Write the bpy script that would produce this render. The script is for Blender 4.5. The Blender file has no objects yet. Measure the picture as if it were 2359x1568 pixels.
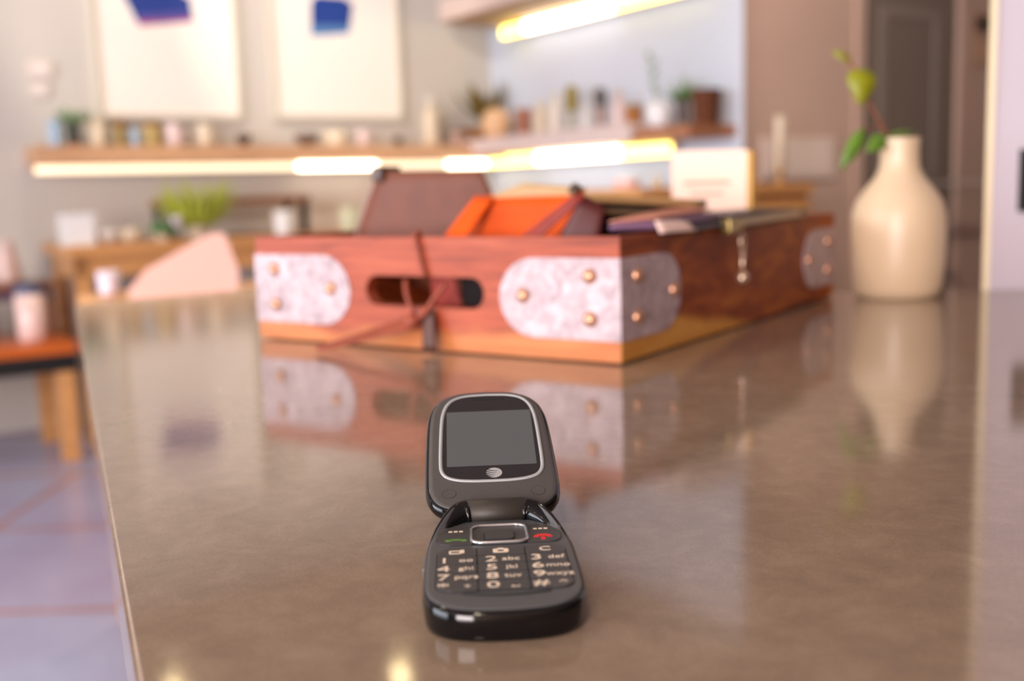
import bpy, bmesh, math, random
from mathutils import Vector, Matrix
random.seed(7)
S = bpy.context.scene
COL = S.collection
R = math.radians

# ---------------------------------------------------------------- camera
CAM_Z = 1.038                       # 138 mm above a 0.90 m counter
FPX, PITCH, ROLL = 2450.0, math.atan(347/2450.0), math.atan(0.030)
cd = bpy.data.cameras.new('camera')
cd.sensor_fit = 'HORIZONTAL'; cd.sensor_width = 36.0
cd.lens = FPX/2359*36.0
cd.clip_start = 0.01
cd.dof.use_dof = True
cd.dof.focus_distance = 0.430
cd.dof.aperture_fstop = 5.8
cd.dof.aperture_blades = 0
cam = bpy.data.objects.new('camera', cd); COL.objects.link(cam)
fw = Vector((0, math.cos(PITCH), -math.sin(PITCH)))
r0 = Vector((1, 0, 0)); u0 = r0.cross(fw)
rt = r0*math.cos(ROLL) - u0*math.sin(ROLL)
up = u0*math.cos(ROLL) + r0*math.sin(ROLL)
m = Matrix((rt, up, -fw)).transposed().to_4x4()
m.translation = Vector((0, 0, CAM_Z))
cam.matrix_world = m
S.camera = cam

# ---------------------------------------------------------------- view, world
S.view_settings.view_transform = 'Standard'
S.view_settings.look = 'None'
S.view_settings.gamma = 1.0
S.view_settings.use_curve_mapping = False
S.view_settings.exposure = 0.0
S.cycles.use_denoising = True
S.cycles.max_bounces = 8
S.cycles.sample_clamp_indirect = 6.0
w = bpy.data.worlds.new('daylight'); S.world = w; w.use_nodes = True
w.node_tree.nodes['Background'].inputs[0].default_value = (0.75, 0.85, 1.0, 1)
w.node_tree.nodes['Background'].inputs[1].default_value = 0.6

# room frame: turned 33.4 degrees to the view.  e1 runs along the wall with the posters, e2 away from us
E1 = Vector((.8346, .5508, 0)); E2 = Vector((-.5508, .8346, 0))
CRN = Vector((-.076, 6.3, 0))                 # far corner of the room
P1 = CRN - E2*1.99                            # outside corner where the taupe wall starts
ANG = math.atan2(E1.y, E1.x)
CEIL = 2.8
def onL(s, off, z=0): return CRN + E1*s - E2*off + Vector((0, 0, z))
def onR(t, off, z=0): return CRN - E2*t - E1*off + Vector((0, 0, z))
def onB(s, off, z=0): return P1 + E1*s - E2*off + Vector((0, 0, z))

def area(name, loc, target, sx, sy, energy, col):
    l = bpy.data.lights.new(name, 'AREA'); l.shape = 'RECTANGLE'; l.size = sx; l.size_y = sy
    l.energy = energy; l.color = col
    o = bpy.data.objects.new(name, l); COL.objects.link(o); o.location = loc
    o.rotation_euler = (Vector(target)-Vector(loc)).to_track_quat('-Z', 'Y').to_euler()
    return o
# daylight through the shop windows behind and to the left of the camera
REAR_B = -3.5
rear_c = E1*(-3.93) + E2*(-2.30) + Vector((0, 0, 1.55))
area('daylight_near_window', rear_c, rear_c + E1*.9 + E2*.25, 1.9, 1.9, 350, (1.0, .87, .86))
side_c = E1*(-3.93) + E2*(2.0) + Vector((0, 0, 1.55))
area('daylight_side_window', side_c, side_c + E1, 3.6, 1.9, 220, (.86, .92, 1.0))

# ---------------------------------------------------------------- materials
def lin(c):
    return tuple(((x/255)/12.92 if x/255 <= .04045 else ((x/255+.055)/1.055)**2.4) for x in c)
MATS = {}
def mat(name, rgb, rough=.5, metal=0, vary=.08, scale=20, spec=.5, bump=0, coat=0, trans=0, coords='Object', stretch=(1, 1, 1), emit=0, sss=0):
    if name in MATS: return MATS[name]
    mt = bpy.data.materials.new(name); mt.use_nodes = True
    nt = mt.node_tree; b = nt.nodes['Principled BSDF']
    tc = nt.nodes.new('ShaderNodeTexCoord'); mp = nt.nodes.new('ShaderNodeMapping'); nz = nt.nodes.new('ShaderNodeTexNoise')
    mp.inputs['Scale'].default_value = stretch
    nz.inputs['Scale'].default_value = scale; nz.inputs['Detail'].default_value = 4
    nt.links.new(tc.outputs[coords], mp.inputs[0]); nt.links.new(mp.outputs[0], nz.inputs['Vector'])
    cr = nt.nodes.new('ShaderNodeValToRGB')
    c = lin(rgb)
    cr.color_ramp.elements[0].position = .3; cr.color_ramp.elements[1].position = .7
    cr.color_ramp.elements[0].color = tuple(x*(1-vary) for x in c)+(1,)
    cr.color_ramp.elements[1].color = tuple(min(1, x*(1+vary)) for x in c)+(1,)
    nt.links.new(nz.outputs['Fac'], cr.inputs[0]); nt.links.new(cr.outputs[0], b.inputs['Base Color'])
    b.inputs['Roughness'].default_value = rough; b.inputs['Metallic'].default_value = metal
    b.inputs['Specular IOR Level'].default_value = spec
    b.inputs['Coat Weight'].default_value = coat; b.inputs['Coat Roughness'].default_value = .05
    b.inputs['Transmission Weight'].default_value = trans
    if emit:
        b.inputs['Emission Color'].default_value = c+(1,); b.inputs['Emission Strength'].default_value = emit
    if bump:
        bp = nt.nodes.new('ShaderNodeBump'); bp.inputs['Strength'].default_value = bump; bp.inputs['Distance'].default_value = .001
        nt.links.new(nz.outputs['Fac'], bp.inputs['Height']); nt.links.new(bp.outputs[0], b.inputs['Normal'])
    MATS[name] = mt
    return mt
def ramp(nt, fac, stops):
    cr = nt.nodes.new('ShaderNodeValToRGB'); el = cr.color_ramp.elements
    el[0].position = stops[0][0]; el[0].color = lin(stops[0][1])+(1,)
    el[1].position = stops[-1][0]; el[1].color = lin(stops[-1][1])+(1,)
    for p, c in stops[1:-1]:
        e = el.new(p); e.color = lin(c)+(1,)
    nt.links.new(fac, cr.inputs[0]); return cr
def newmat(name):
    mt = bpy.data.materials.new(name); mt.use_nodes = True; MATS[name] = mt
    return mt, mt.node_tree, mt.node_tree.nodes['Principled BSDF']
def noise(nt, scale, stretch=(1, 1, 1), detail=5, distort=0, rough=.55):
    tc = nt.nodes.new('ShaderNodeTexCoord'); mp = nt.nodes.new('ShaderNodeMapping'); nz = nt.nodes.new('ShaderNodeTexNoise')
    mp.inputs['Scale'].default_value = stretch
    nz.inputs['Scale'].default_value = scale; nz.inputs['Detail'].default_value = detail
    nz.inputs['Distortion'].default_value = distort; nz.inputs['Roughness'].default_value = rough
    nt.links.new(tc.outputs['Object'], mp.inputs[0]); nt.links.new(mp.outputs[0], nz.inputs['Vector'])
    return nz, tc

# counter stone: warm grey with a fine mottle
mt, nt, b = newmat('counter_stone')
n1, _ = noise(nt, 45, (1, 1, 1), 8, .4, .7); n2, _ = noise(nt, 5, (1, 1, 1), 4)
n3, _ = noise(nt, 900, (1, 1, 1), 2)
r1 = ramp(nt, n1.outputs['Fac'], [(.25, (134, 117, 101)), (.5, (149, 130, 112)), (.75, (164, 145, 127))])
r2 = ramp(nt, n2.outputs['Fac'], [(.35, (240, 236, 232)), (.7, (255, 255, 255))])
r3 = ramp(nt, n3.outputs['Fac'], [(.3, (238, 236, 234)), (.65, (255, 255, 255))])
mx = nt.nodes.new('ShaderNodeMix'); mx.data_type = 'RGBA'; mx.blend_type = 'MULTIPLY'; mx.inputs[0].default_value = 1
nt.links.new(r1.outputs[0], mx.inputs[6]); nt.links.new(r2.outputs[0], mx.inputs[7])
mx2 = nt.nodes.new('ShaderNodeMix'); mx2.data_type = 'RGBA'; mx2.blend_type = 'MULTIPLY'; mx2.inputs[0].default_value = 1
nt.links.new(mx.outputs[2], mx2.inputs[6]); nt.links.new(r3.outputs[0], mx2.inputs[7])
nt.links.new(mx2.outputs[2], b.inputs['Base Color'])
b.inputs['Roughness'].default_value = .085
b.inputs['IOR'].default_value = 1.5
b.inputs['Specular IOR Level'].default_value = .72
bp = nt.nodes.new('ShaderNodeBump'); bp.inputs['Strength'].default_value = .015; bp.inputs['Distance'].default_value = .001
nt.links.new(n1.outputs['Fac'], bp.inputs['Height']); nt.links.new(bp.outputs[0], b.inputs['Normal'])

# crate wood: red heartwood, orange sapwood along the bottom
mt, nt, b = newmat('crate_wood')
n1, tc = noise(nt, 9, (1.2, 1.2, 14), 6, .6); n2, _ = noise(nt, 4, (1, 1, 1), 3)
r1 = ramp(nt, n1.outputs['Fac'], [(.25, (104, 40, 22)), (.5, (154, 68, 40)), (.75, (178, 88, 56))])
sx = nt.nodes.new('ShaderNodeSeparateXYZ'); nt.links.new(tc.outputs['Object'], sx.inputs[0])
ma = nt.nodes.new('ShaderNodeMath'); ma.operation = 'MULTIPLY_ADD'; ma.inputs[1].default_value = .075; 
nt.links.new(n2.outputs['Fac'], ma.inputs[0]); nt.links.new(sx.outputs['Z'], ma.inputs[2])
r2 = ramp(nt, ma.outputs[0], [(.048, (255, 255, 255)), (.056, (0, 0, 0))])
mx = nt.nodes.new('ShaderNodeMix'); mx.data_type = 'RGBA'
nt.links.new(r2.outputs[0], mx.inputs[0]); nt.links.new(r1.outputs[0], mx.inputs[6])
r3 = ramp(nt, n1.outputs['Fac'], [(.3, (176, 100, 54)), (.7, (200, 128, 76))])
nt.links.new(r3.outputs[0], mx.inputs[7])
nt.links.new(mx.outputs[2], b.inputs['Base Color']); b.inputs['Roughness'].default_value = .48; b.inputs['Specular IOR Level'].default_value = .35

# galvanised plate
mt, nt, b = newmat('galvanised_plate')
n1, _ = noise(nt, 70, (1, 1, 1), 5, 1.2)
r1 = ramp(nt, n1.outputs['Fac'], [(.3, (146, 128, 132)), (.5, (176, 156, 160)), (.7, (200, 182, 186))])
nt.links.new(r1.outputs[0], b.inputs['Base Color']); b.inputs['Metallic'].default_value = .12; b.inputs['Roughness'].default_value = .5

# floor: lavender-grey polished tiles, warm joints
mt, nt, b = newmat('floor_tiles')
tc = nt.nodes.new('ShaderNodeTexCoord'); mp = nt.nodes.new('ShaderNodeMapping'); br = nt.nodes.new('ShaderNodeTexBrick')
mp.inputs['Location'].default_value = (.3, -3.32+.7*5, 0)
nt.links.new(tc.outputs['Object'], mp.inputs[0]); nt.links.new(mp.outputs[0], br.inputs['Vector'])
br.inputs['Scale'].default_value = 1; br.inputs['Brick Width'].default_value = 1.4; br.inputs['Row Height'].default_value = .7
br.inputs['Mortar Size'].default_value = .016; br.inputs['Mortar Smooth'].default_value = .3
br.inputs['Color1'].default_value = lin((160, 166, 200))+(1,); br.inputs['Color2'].default_value = lin((164, 160, 192))+(1,)
br.inputs['Mortar'].default_value = lin((168, 124, 116))+(1,)
n1, _ = noise(nt, 1.6, (1, 1, 1), 4)
r2 = ramp(nt, n1.outputs['Fac'], [(.35, (235, 225, 232)), (.65, (250, 255, 255))])
mx = nt.nodes.new('ShaderNodeMix'); mx.data_type = 'RGBA'; mx.blend_type = 'MULTIPLY'; mx.inputs[0].default_value = 1
nt.links.new(br.outputs['Color'], mx.inputs[6]); nt.links.new(r2.outputs[0], mx.inputs[7])
nt.links.new(mx.outputs[2], b.inputs['Base Color']); b.inputs['Roughness'].default_value = .22

# terracotta-ish / plain materials
M_wallL = mat('paint_warm_grey', (204, 197, 189), .85, vary=.03, scale=2)
M_wallR = mat('paint_white', (212, 219, 232), .85, vary=.02, scale=2)
M_wallB = mat('paint_taupe', (186, 155, 140), .85, vary=.03, scale=2)
M_ceil = mat('ceiling_plaster', (176, 160, 146), .9, vary=.03, scale=2)
M_rear = mat('paint_rear', (128, 104, 78), .9, vary=.03, scale=2)
M_door = mat('door_paint_dark', (116, 101, 92), .6, vary=.04, scale=3)
M_shelf = mat('shelf_wood', (206, 160, 122), .5, vary=.14, scale=6, stretch=(1, 1, 10))
M_shelf2 = mat('shelf_wood_dark', (176, 118, 84), .5, vary=.14, scale=6)
M_oak = mat('honey_oak', (206, 148, 92), .4, vary=.14, scale=5, stretch=(.6, 6, 6))
M_teak = mat('orange_teak', (196, 96, 36), .3, vary=.16, scale=5, stretch=(.6, 6, 6))
M_brown = mat('brown_wood', (138, 84, 46), .45, vary=.15, scale=6)
M_steel = mat('black_steel', (16, 14, 14), .5, vary=.1)
M_white = mat('white_ceramic', (238, 234, 232), .25, vary=.02)
M_cream = mat('cream_ceramic', (226, 208, 182), .35, vary=.04)
M_offw = mat('offwhite_paper', (252, 242, 232), .8, vary=.01)
M_dark = mat('dark_ceramic', (70, 48, 36), .4, vary=.1)
M_terra = mat('terracotta', (172, 92, 54), .6, vary=.1)
M_olive = mat('olive_glass', (142, 118, 58), .25, vary=.1)
M_blue = mat('pale_blue_glaze', (168, 192, 216), .25, vary=.04)
M_pinkw = mat('pinkish_glaze', (230, 206, 204), .3, vary=.03)
M_peach = mat('peach_glaze', (226, 184, 142), .4, vary=.06)
M_green = mat('leaf_green', (92, 132, 62), .5, vary=.2, scale=30)
M_sage = mat('leaf_sage', (142, 166, 124), .55, vary=.15, scale=30)
M_lime = mat('leaf_lime', (176, 184, 60), .5, vary=.2, scale=30)
M_leafv = mat('leaf_vase', (128, 130, 14), .45, vary=.22, scale=60)
M_leafd = mat('leaf_vase_green', (88, 124, 34), .45, vary=.2, scale=60)
M_stem = mat('stem_russet', (128, 70, 38), .55, vary=.15)
M_soil = mat('soil', (52, 38, 28), .95, vary=.3, scale=200)
M_gold = mat('brass', (206, 164, 96), .28, metal=.9, vary=.05)
M_pcard = mat('pink_card', (214, 170, 156), .8, vary=.015)
M_sign = mat('plaque_beige', (206, 182, 170), .7, vary=.03)

# ---------------------------------------------------------------- mesh helpers
def link(name, me, material, parent=None, smooth=False):
    if isinstance(me, bmesh.types.BMesh):
        bm = me; bmesh.ops.recalc_face_normals(bm, faces=bm.faces[:])
        me = bpy.data.meshes.new(name); bm.to_mesh(me); bm.free()
    o = bpy.data.objects.new(name, me); COL.objects.link(o)
    if material is not None:
        me.materials.clear(); me.materials.append(material)
    if smooth:
        for p in me.polygons: p.use_smooth = True
        if smooth == 'auto':
            md = o.modifiers.new('wn', 'WEIGHTED_NORMAL')
    if parent: o.parent = parent
    return o
def tag(o, label, cat=None, group=None, kind=None):
    o['label'] = label
    if cat: o['category'] = cat
    if group: o['group'] = group
    if kind: o['kind'] = kind
    return o
def thing(name, label, cat, loc=(0, 0, 0), rz=0, group=None):
    o = bpy.data.objects.new(name, None); COL.objects.link(o); o.location = loc; o.rotation_euler = (0, 0, rz)
    o.empty_display_size = .02
    return tag(o, label, cat, group)
def struct(name, bm, m_, label=None):
    o = link(name, bm, m_); o['kind'] = 'structure'
    return o
def box(bm, x0, x1, y0, y1, z0, z1, bev=0, seg=2, mtx=None):
    r = bmesh.ops.create_cube(bm, size=1)
    vs = r['verts']
    bmesh.ops.scale(bm, vec=(x1-x0, y1-y0, z1-z0), verts=vs)
    bmesh.ops.translate(bm, vec=((x0+x1)/2, (y0+y1)/2, (z0+z1)/2), verts=vs)
    if bev:
        es = list({e for v in vs for e in v.link_edges})
        rb = bmesh.ops.bevel(bm, geom=es, offset=bev, segments=seg, affect='EDGES', profile=.7)
        vs = list({v for f in rb['faces'] for v in f.verts} | {v for v in vs if v.is_valid})
    if mtx is not None: bmesh.ops.transform(bm, matrix=mtx, verts=vs)
    return bm
def BM(): return bmesh.new()
def mbox(*a, **k): return box(BM(), *a, **k)
def prism(poly, z0, z1, bev=0, seg=2, bm=None):
    bm = bm or BM()
    lo = [bm.verts.new((x, y, z0)) for x, y in poly]; hi = [bm.verts.new((x, y, z1)) for x, y in poly]
    f0 = bm.faces.new(lo[::-1]); f1 = bm.faces.new(hi); n = len(poly)
    for i in range(n): bm.faces.new((lo[i], lo[(i+1) % n], hi[(i+1) % n], hi[i]))
    if bev:
        bmesh.ops.bevel(bm, geom=list(f1.edges)+list(f0.edges), offset=bev, segments=seg, affect='EDGES')
    return bm
def lathe(prof, seg=28, bm=None, at=(0, 0, 0)):
    bm = bm or BM(); rings = []
    for r, z in prof:
        if r < 1e-6: rings.append([bm.verts.new((at[0], at[1], at[2]+z))])
        else: rings.append([bm.verts.new((at[0]+r*math.cos(2*math.pi*i/seg), at[1]+r*math.sin(2*math.pi*i/seg), at[2]+z)) for i in range(seg)])
    for a, b_ in zip(rings, rings[1:]):
        for i in range(seg):
            j = (i+1) % seg
            if len(a) == 1 and len(b_) == 1: continue
            if len(a) == 1: bm.faces.new((a[0], b_[i], b_[j]))
            elif len(b_) == 1: bm.faces.new((a[i], a[j], b_[0]))
            else: bm.faces.new((a[i], a[j], b_[j], b_[i]))
    return bm
def tube(pts, rad, seg=8, bm=None):
    bm = bm or BM(); pts = [Vector(p) for p in pts]; n = len(pts)
    rads = rad if isinstance(rad, (list, tuple)) else [rad]*n
    prev = None; ref = Vector((0, 0, 1))
    for i, p in enumerate(pts):
        t = (pts[min(i+1, n-1)]-pts[max(i-1, 0)]).normalized()
        if abs(t.dot(ref)) > .95: ref = Vector((1, 0, 0))
        a = t.cross(ref).normalized(); b_ = t.cross(a)
        ref = -b_ if False else ref
        ring = [bm.verts.new(p + (a*math.cos(2*math.pi*k/seg)+b_*math.sin(2*math.pi*k/seg))*rads[i]) for k in range(seg)]
        if prev:
            for k in range(seg): bm.faces.new((prev[k], prev[(k+1) % seg], ring[(k+1) % seg], ring[k]))
        else: bm.faces.new(ring[::-1])
        prev = ring
    bm.faces.new(prev)
    return bm
def bez(pts, n=16):
    """smooth curve through points (Catmull-Rom)"""
    P = [Vector(p) for p in pts]; P = [P[0]*2-P[1]]+P+[P[-1]*2-P[-2]]; out = []
    for i in range(1, len(P)-2):
        for k in range(n):
            t = k/n
            out.append(.5*((2*P[i])+(P[i+1]-P[i-1])*t+(2*P[i-1]-5*P[i]+4*P[i+1]-P[i+2])*t*t+(3*P[i]-P[i-1]-3*P[i+1]+P[i+2])*t**3))
    out.append(P[-2]); return out
def leaf(bm, base, d, length, width, normal=(0, -1, 0), curl=.15, shape='oval', seg=8):
    base = Vector(base); d = Vector(d).normalized(); nn = Vector(normal); side = d.cross(nn).normalized(); nn = side.cross(d).normalized()
    th = min(.0006, width*.05)
    top = []; 
    for i in range(seg+1):
        t = i/seg
        if shape == 'heart': wv = (math.sin(math.pi*min(1, t**.62)))**.8
        else: wv = math.sin(math.pi*t**.85)**.9
        wv = max(wv, .02)*width/2
        c = base + d*length*t + nn*(curl*length*math.sin(math.pi*t*.8))
        row = []
        for s, up_ in ((-1, .16), (0, 0), (1, .16)):
            row.append((c+side*s*wv+nn*up_*wv))
        top.append(row)
    vt = [[bm.verts.new(p+nn*th) for p in r_] for r_ in top]; vb = [[bm.verts.new(p-nn*th) for p in r_] for r_ in top]
    for i in range(seg):
        for k in range(2):
            bm.faces.new((vt[i][k], vt[i][k+1], vt[i+1][k+1], vt[i+1][k]))
            bm.faces.new((vb[i][k], vb[i+1][k], vb[i+1][k+1], vb[i][k+1]))
        bm.faces.new((vt[i][0], vt[i+1][0], vb[i+1][0], vb[i][0])); bm.faces.new((vt[i][2], vb[i][2], vb[i+1][2], vt[i+1][2]))
    bm.faces.new((vt[0][0], vb[0][0], vb[0][1], vt[0][1])); bm.faces.new((vt[0][1], vb[0][1], vb[0][2], vt[0][2]))
    bm.faces.new((vt[seg][0], vt[seg][1], vb[seg][1], vb[seg][0])); bm.faces.new((vt[seg][1], vt[seg][2], vb[seg][2], vb[seg][1]))
    return bm
def slab(c, th, n=8, puff=0, wave=0):
    """a soft leather panel: corners bl, br, tr, tl; thickness th"""
    bl, br_, tr, tl = [Vector(p) for p in c]; bm = BM()
    nn = (br_-bl).cross(tl-bl).normalized()
    F, Bk = [], []
    for i in range(n+1):
        v = i/n; rf, rb = [], []
        for k in range(n+1):
            u = k/n
            cu, cv = u, v
            # rounded corners: pull corners inwards a little
            p = (bl*(1-cu)+br_*cu)*(1-cv)+(tl*(1-cu)+tr*cu)*cv
            e = min(u, 1-u, v, 1-v)
            h_ = th/2*(.45+.55*min(1, e*n/1.0)) + puff*math.sin(math.pi*u)*math.sin(math.pi*v)
            wv = wave*math.sin(3.1*u+2*v)*math.sin(math.pi*v)
            rf.append(bm.verts.new(p+nn*(h_+wv))); rb.append(bm.verts.new(p-nn*(h_-wv)))
        F.append(rf); Bk.append(rb)
    for i in range(n):
        for k in range(n):
            bm.faces.new((F[i][k], F[i][k+1], F[i+1][k+1], F[i+1][k])); bm.faces.new((Bk[i][k], Bk[i+1][k], Bk[i+1][k+1], Bk[i][k+1]))
    for k in range(n):
        bm.faces.new((F[0][k], Bk[0][k], Bk[0][k+1], F[0][k+1])); bm.faces.new((F[n][k], F[n][k+1], Bk[n][k+1], Bk[n][k]))
        bm.faces.new((F[k][0], F[k+1][0], Bk[k+1][0], Bk[k][0])); bm.faces.new((F[k][n], Bk[k][n], Bk[k+1][n], F[k+1][n]))
    return bm
def text_mesh(s, size, loc, mtl, name, parent, depth=.00006, sx=1, align='CENTER', rot=(0, 0, 0)):
    c = bpy.data.curves.new('txt', 'FONT'); c.body = s; c.size = size; c.align_x = align; c.align_y = 'CENTER'; c.extrude = depth
    t = bpy.data.objects.new('txt', c); COL.objects.link(t)
    bpy.context.view_layer.update()
    me = bpy.data.meshes.new_from_object(t.evaluated_get(bpy.context.evaluated_depsgraph_get()))
    bpy.data.objects.remove(t)
    me.transform(Matrix.Diagonal((sx, 1, 1, 1)))
    o = link(name, me, mtl, parent); o.location = loc; o.rotation_euler = rot
    return o

# ================================================================ SETTING
def wallbox(name, a, b_, thick_dir, th, z0, z1, m_):
    """box wall from point a to b (xy), thickened along thick_dir"""
    a = Vector(a); b_ = Vector(b_); t = Vector(thick_dir)*th
    poly = [(a.x, a.y), (b_.x, b_.y), (b_.x+t.x, b_.y+t.y), (a.x+t.x, a.y+t.y)]
    return struct(name, prism(poly, z0, z1), m_)
def ab(a, b_): return E1*a + E2*b_
A_R = CRN.dot(E1); B_L = CRN.dot(E2); B_B = P1.dot(E2)      # wall planes in the room frame
A_MIN, A_MAX = -4.0, 7.0
fl = [ab(A_MIN-.2, REAR_B-.2), ab(A_MAX+.2, REAR_B-.2), ab(A_MAX+.2, B_L+.2), ab(A_MIN-.2, B_L+.2)]
struct('floor', prism([(p.x, p.y) for p in fl], -.1, 0), MATS['floor_tiles'])
struct('ceiling', prism([(p.x, p.y) for p in fl], CEIL, CEIL+.1), M_ceil)
wallbox('wall_left', ab(A_MIN-.15, B_L), ab(A_R+.15, B_L), E2, .15, 0, CEIL, M_wallL)
wallbox('wall_right', ab(A_R, B_B+.002), ab(A_R, B_L), E1, .15, 0, CEIL, M_wallR)
# taupe wall with a door opening
DS0, DS1, DH = .775, 1.505, 2.12
bm = BM()
p = [onB(0, 0), onB(DS0, 0), onB(DS0, -.12), onB(.152, -.12), onB(.152, -.0015), onB(0, -.0015)]
prism([(q.x, q.y) for q in p], 0, CEIL, bm=bm)
for (s0, s1, z0, z1) in ((DS1, 4.0, 0, CEIL), (DS0, DS1, DH, CEIL)):
    p = [onB(s0, 0), onB(s1, 0), onB(s1, -.12), onB(s0, -.12)]
    prism([(q.x, q.y) for q in p], z0, z1, bm=bm)
struct('wall_taupe', bm, M_wallB)
d = struct('door_1', mbox(0, DS1-DS0-.01, .01, .05, 0, DH-.005), M_door)
d.location = onB(DS0+.005, 0, .003); d.rotation_euler = (0, 0, ANG)
M_doorp = mat('door_panel_paint', (130, 116, 108), .5, vary=.04, scale=3)
for (z0, z1) in ((1.02, 1.84), (.2, .9)):
    bm = BM(); x0, x1, t = .12, DS1-DS0-.14, .05
    box(bm, x0, x0+t, 0, .012, z0, z1, .003); box(bm, x1-t, x1, 0, .012, z0, z1, .003)
    box(bm, x0+t, x1-t, 0, .012, z0, z0+t, .003); box(bm, x0+t, x1-t, 0, .012, z1-t, z1, .003)
    link('panel_moulding', bm, M_doorp, d)
link('door_knob', lathe([(0, 0), (.012, .0), (.012, .03), (.026, .04), (.028, .055), (.02, .066), (0, .07)], 20), M_gold, d)
k_ = d.children[-1]; k_.rotation_euler = (R(90), 0, 0); k_.location = (.06, .012, 1.0)
bm = BM()
for s0, s1, z0, z1 in ((DS0-.06, DS0, 0, DH+.06), (DS1, DS1+.06, 0, DH+.06), (DS0, DS1, DH, DH+.06)):
    p = [onB(s0, .015), onB(s1, .015), onB(s1, -.001), onB(s0, -.001)]
    prism([(q.x, q.y) for q in p], z0, z1, bm=bm)
struct('trim_1', bm, M_wallB)
# rear and side walls with window openings, behind the camera
def windowed(name, o, ux, n, length, x0, x1, z0, z1, m_, wname, panes):
    bm = BM()
    for (a, b_, c, d_) in ((0, x0, 0, CEIL), (x1, length, 0, CEIL), (x0, x1, 0, z0), (x0, x1, z1, CEIL)):
        p = [o+ux*a, o+ux*b_, o+ux*b_+n*.15, o+ux*a+n*.15]
        prism([(q.x, q.y) for q in p], c, d_, bm=bm)
    struct(name, bm, m_)
    bm = BM(); t = .05
    for i in range(panes+1):
        x = x0+(x1-x0)*i/panes; a, b_ = max(x0, x-t/2), min(x1, x+t/2)
        p = [o+ux*a+n*.02, o+ux*b_+n*.02, o+ux*b_+n*.08, o+ux*a+n*.08]; prism([(q.x, q.y) for q in p], z0, z1, bm=bm)
    for z in (z0, z1-t):
        p = [o+ux*x0+n*.02, o+ux*x1+n*.02, o+ux*x1+n*.08, o+ux*x0+n*.08]; prism([(q.x, q.y) for q in p], z, z+t, bm=bm)
    struct(wname, bm, M_steel)
wallbox('wall_rear', ab(A_MIN, REAR_B), ab(A_MAX, REAR_B), -E2, .15, 0, CEIL, M_rear)
windowed('wall_side', ab(A_MIN, REAR_B), E2, -E1, 2.6, .2, 2.2, .55, 2.55, M_rear, 'window_1', 2)
windowed('wall_side', ab(A_MIN, REAR_B+2.6), E2, -E1, B_L-REAR_B-2.6, 1.0, 4.8, .55, 2.55, M_rear, 'window_2', 3)
wallbox('wall_far_side', ab(A_MAX, REAR_B), ab(A_MAX, B_B), E1, .15, 0, CEIL, M_rear)
# white wall end standing beside the counter
M_post = mat('paint_lavender_white', (198, 190, 200), .8, vary=.02, scale=2)
struct('wall_near_right', prism([(.577, 1.290), (1.6, 1.250), (1.6, 1.45), (.665, 1.44)], 0, CEIL), M_post)
M_edge = mat('corner_bead_cream', (240, 226, 190), .6, vary=.02)
struct('trim_2', prism([(.573, 1.2865), (.581, 1.2862), (.581, 1.2890), (.5768, 1.2895), (.5900, 1.32), (.587, 1.32)], 0, CEIL), M_edge)

# ================================================================ COUNTER
CT = .9
ctr = thing('counter', 'wide warm grey stone counter that carries the flip phone, crate and white vase', 'counter', (0, 0, 0))
poly = [(-.5963, 1.4491), (-.388, 1.6198), (0.0, 1.83), (.30, 1.52), (.405, 1.310), (.566, 1.302), (.566, 1.284), (1.55, 1.244), (1.55, -.55), (.2407, -.55)]
link('worktop', prism(poly[::-1] if False else poly, CT-.045, CT, .0018, 3), MATS['counter_stone'], ctr)
M_cbase = mat('counter_base_paint', (120, 108, 100), .6, vary=.04)
inner = [(-.53, 1.42), (-.37, 1.55), (0.0, 1.75), (.27, 1.48), (.37, 1.22), (1.5, 1.16), (1.5, -.5), (.30, -.5)]
link('cabinet_base', prism(inner, 0, CT-.045), M_cbase, ctr)

# ================================================================ FLIP PHONE
mm = .001
hd = Vector((-.045, 1, 0)).normalized()
ph = thing('flip_phone', 'open black flip phone lying on the grey counter in the foreground', 'phone', (-.0040, .3107, CT), math.atan2(hd.y, hd.x)-math.pi/2)
M_gloss = mat('phone_gloss_black', (9, 9, 11), .10, vary=.02, spec=.42)
M_lidf = mat('phone_lid_grey', (68, 65, 65), .45, vary=.04, scale=900)
M_matte = mat('phone_soft_grey', (77, 79, 82), .42, vary=.04, scale=900)
M_hinge = mat('phone_hinge_bronze', (48, 43, 38), .5, metal=.2, vary=.12, scale=2500)
M_key = mat('phone_key_grey', (62, 61, 63), .38, vary=.03, scale=900)
M_gap = mat('phone_gap_black', (6, 6, 6), .7)
M_chrome = mat('phone_silver_ring', (205, 205, 208), .22, metal=.85, vary=.02)
M_ring = mat('phone_bezel_silver', (158, 160, 162), .4, metal=.1, vary=.02)
M_glass = mat('phone_screen_border', (34, 33, 35), .12, vary=.02)
M_disp = mat('phone_display_grey', (80, 84, 86), .16, vary=.015)
M_ink = mat('key_legend_white', (240, 222, 200), .5, vary=.02)
M_inkg = mat('key_legend_green', (96, 150, 62), .5, vary=.02)
M_inkr = mat('key_legend_red', (228, 36, 40), .5, vary=.02)

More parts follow.
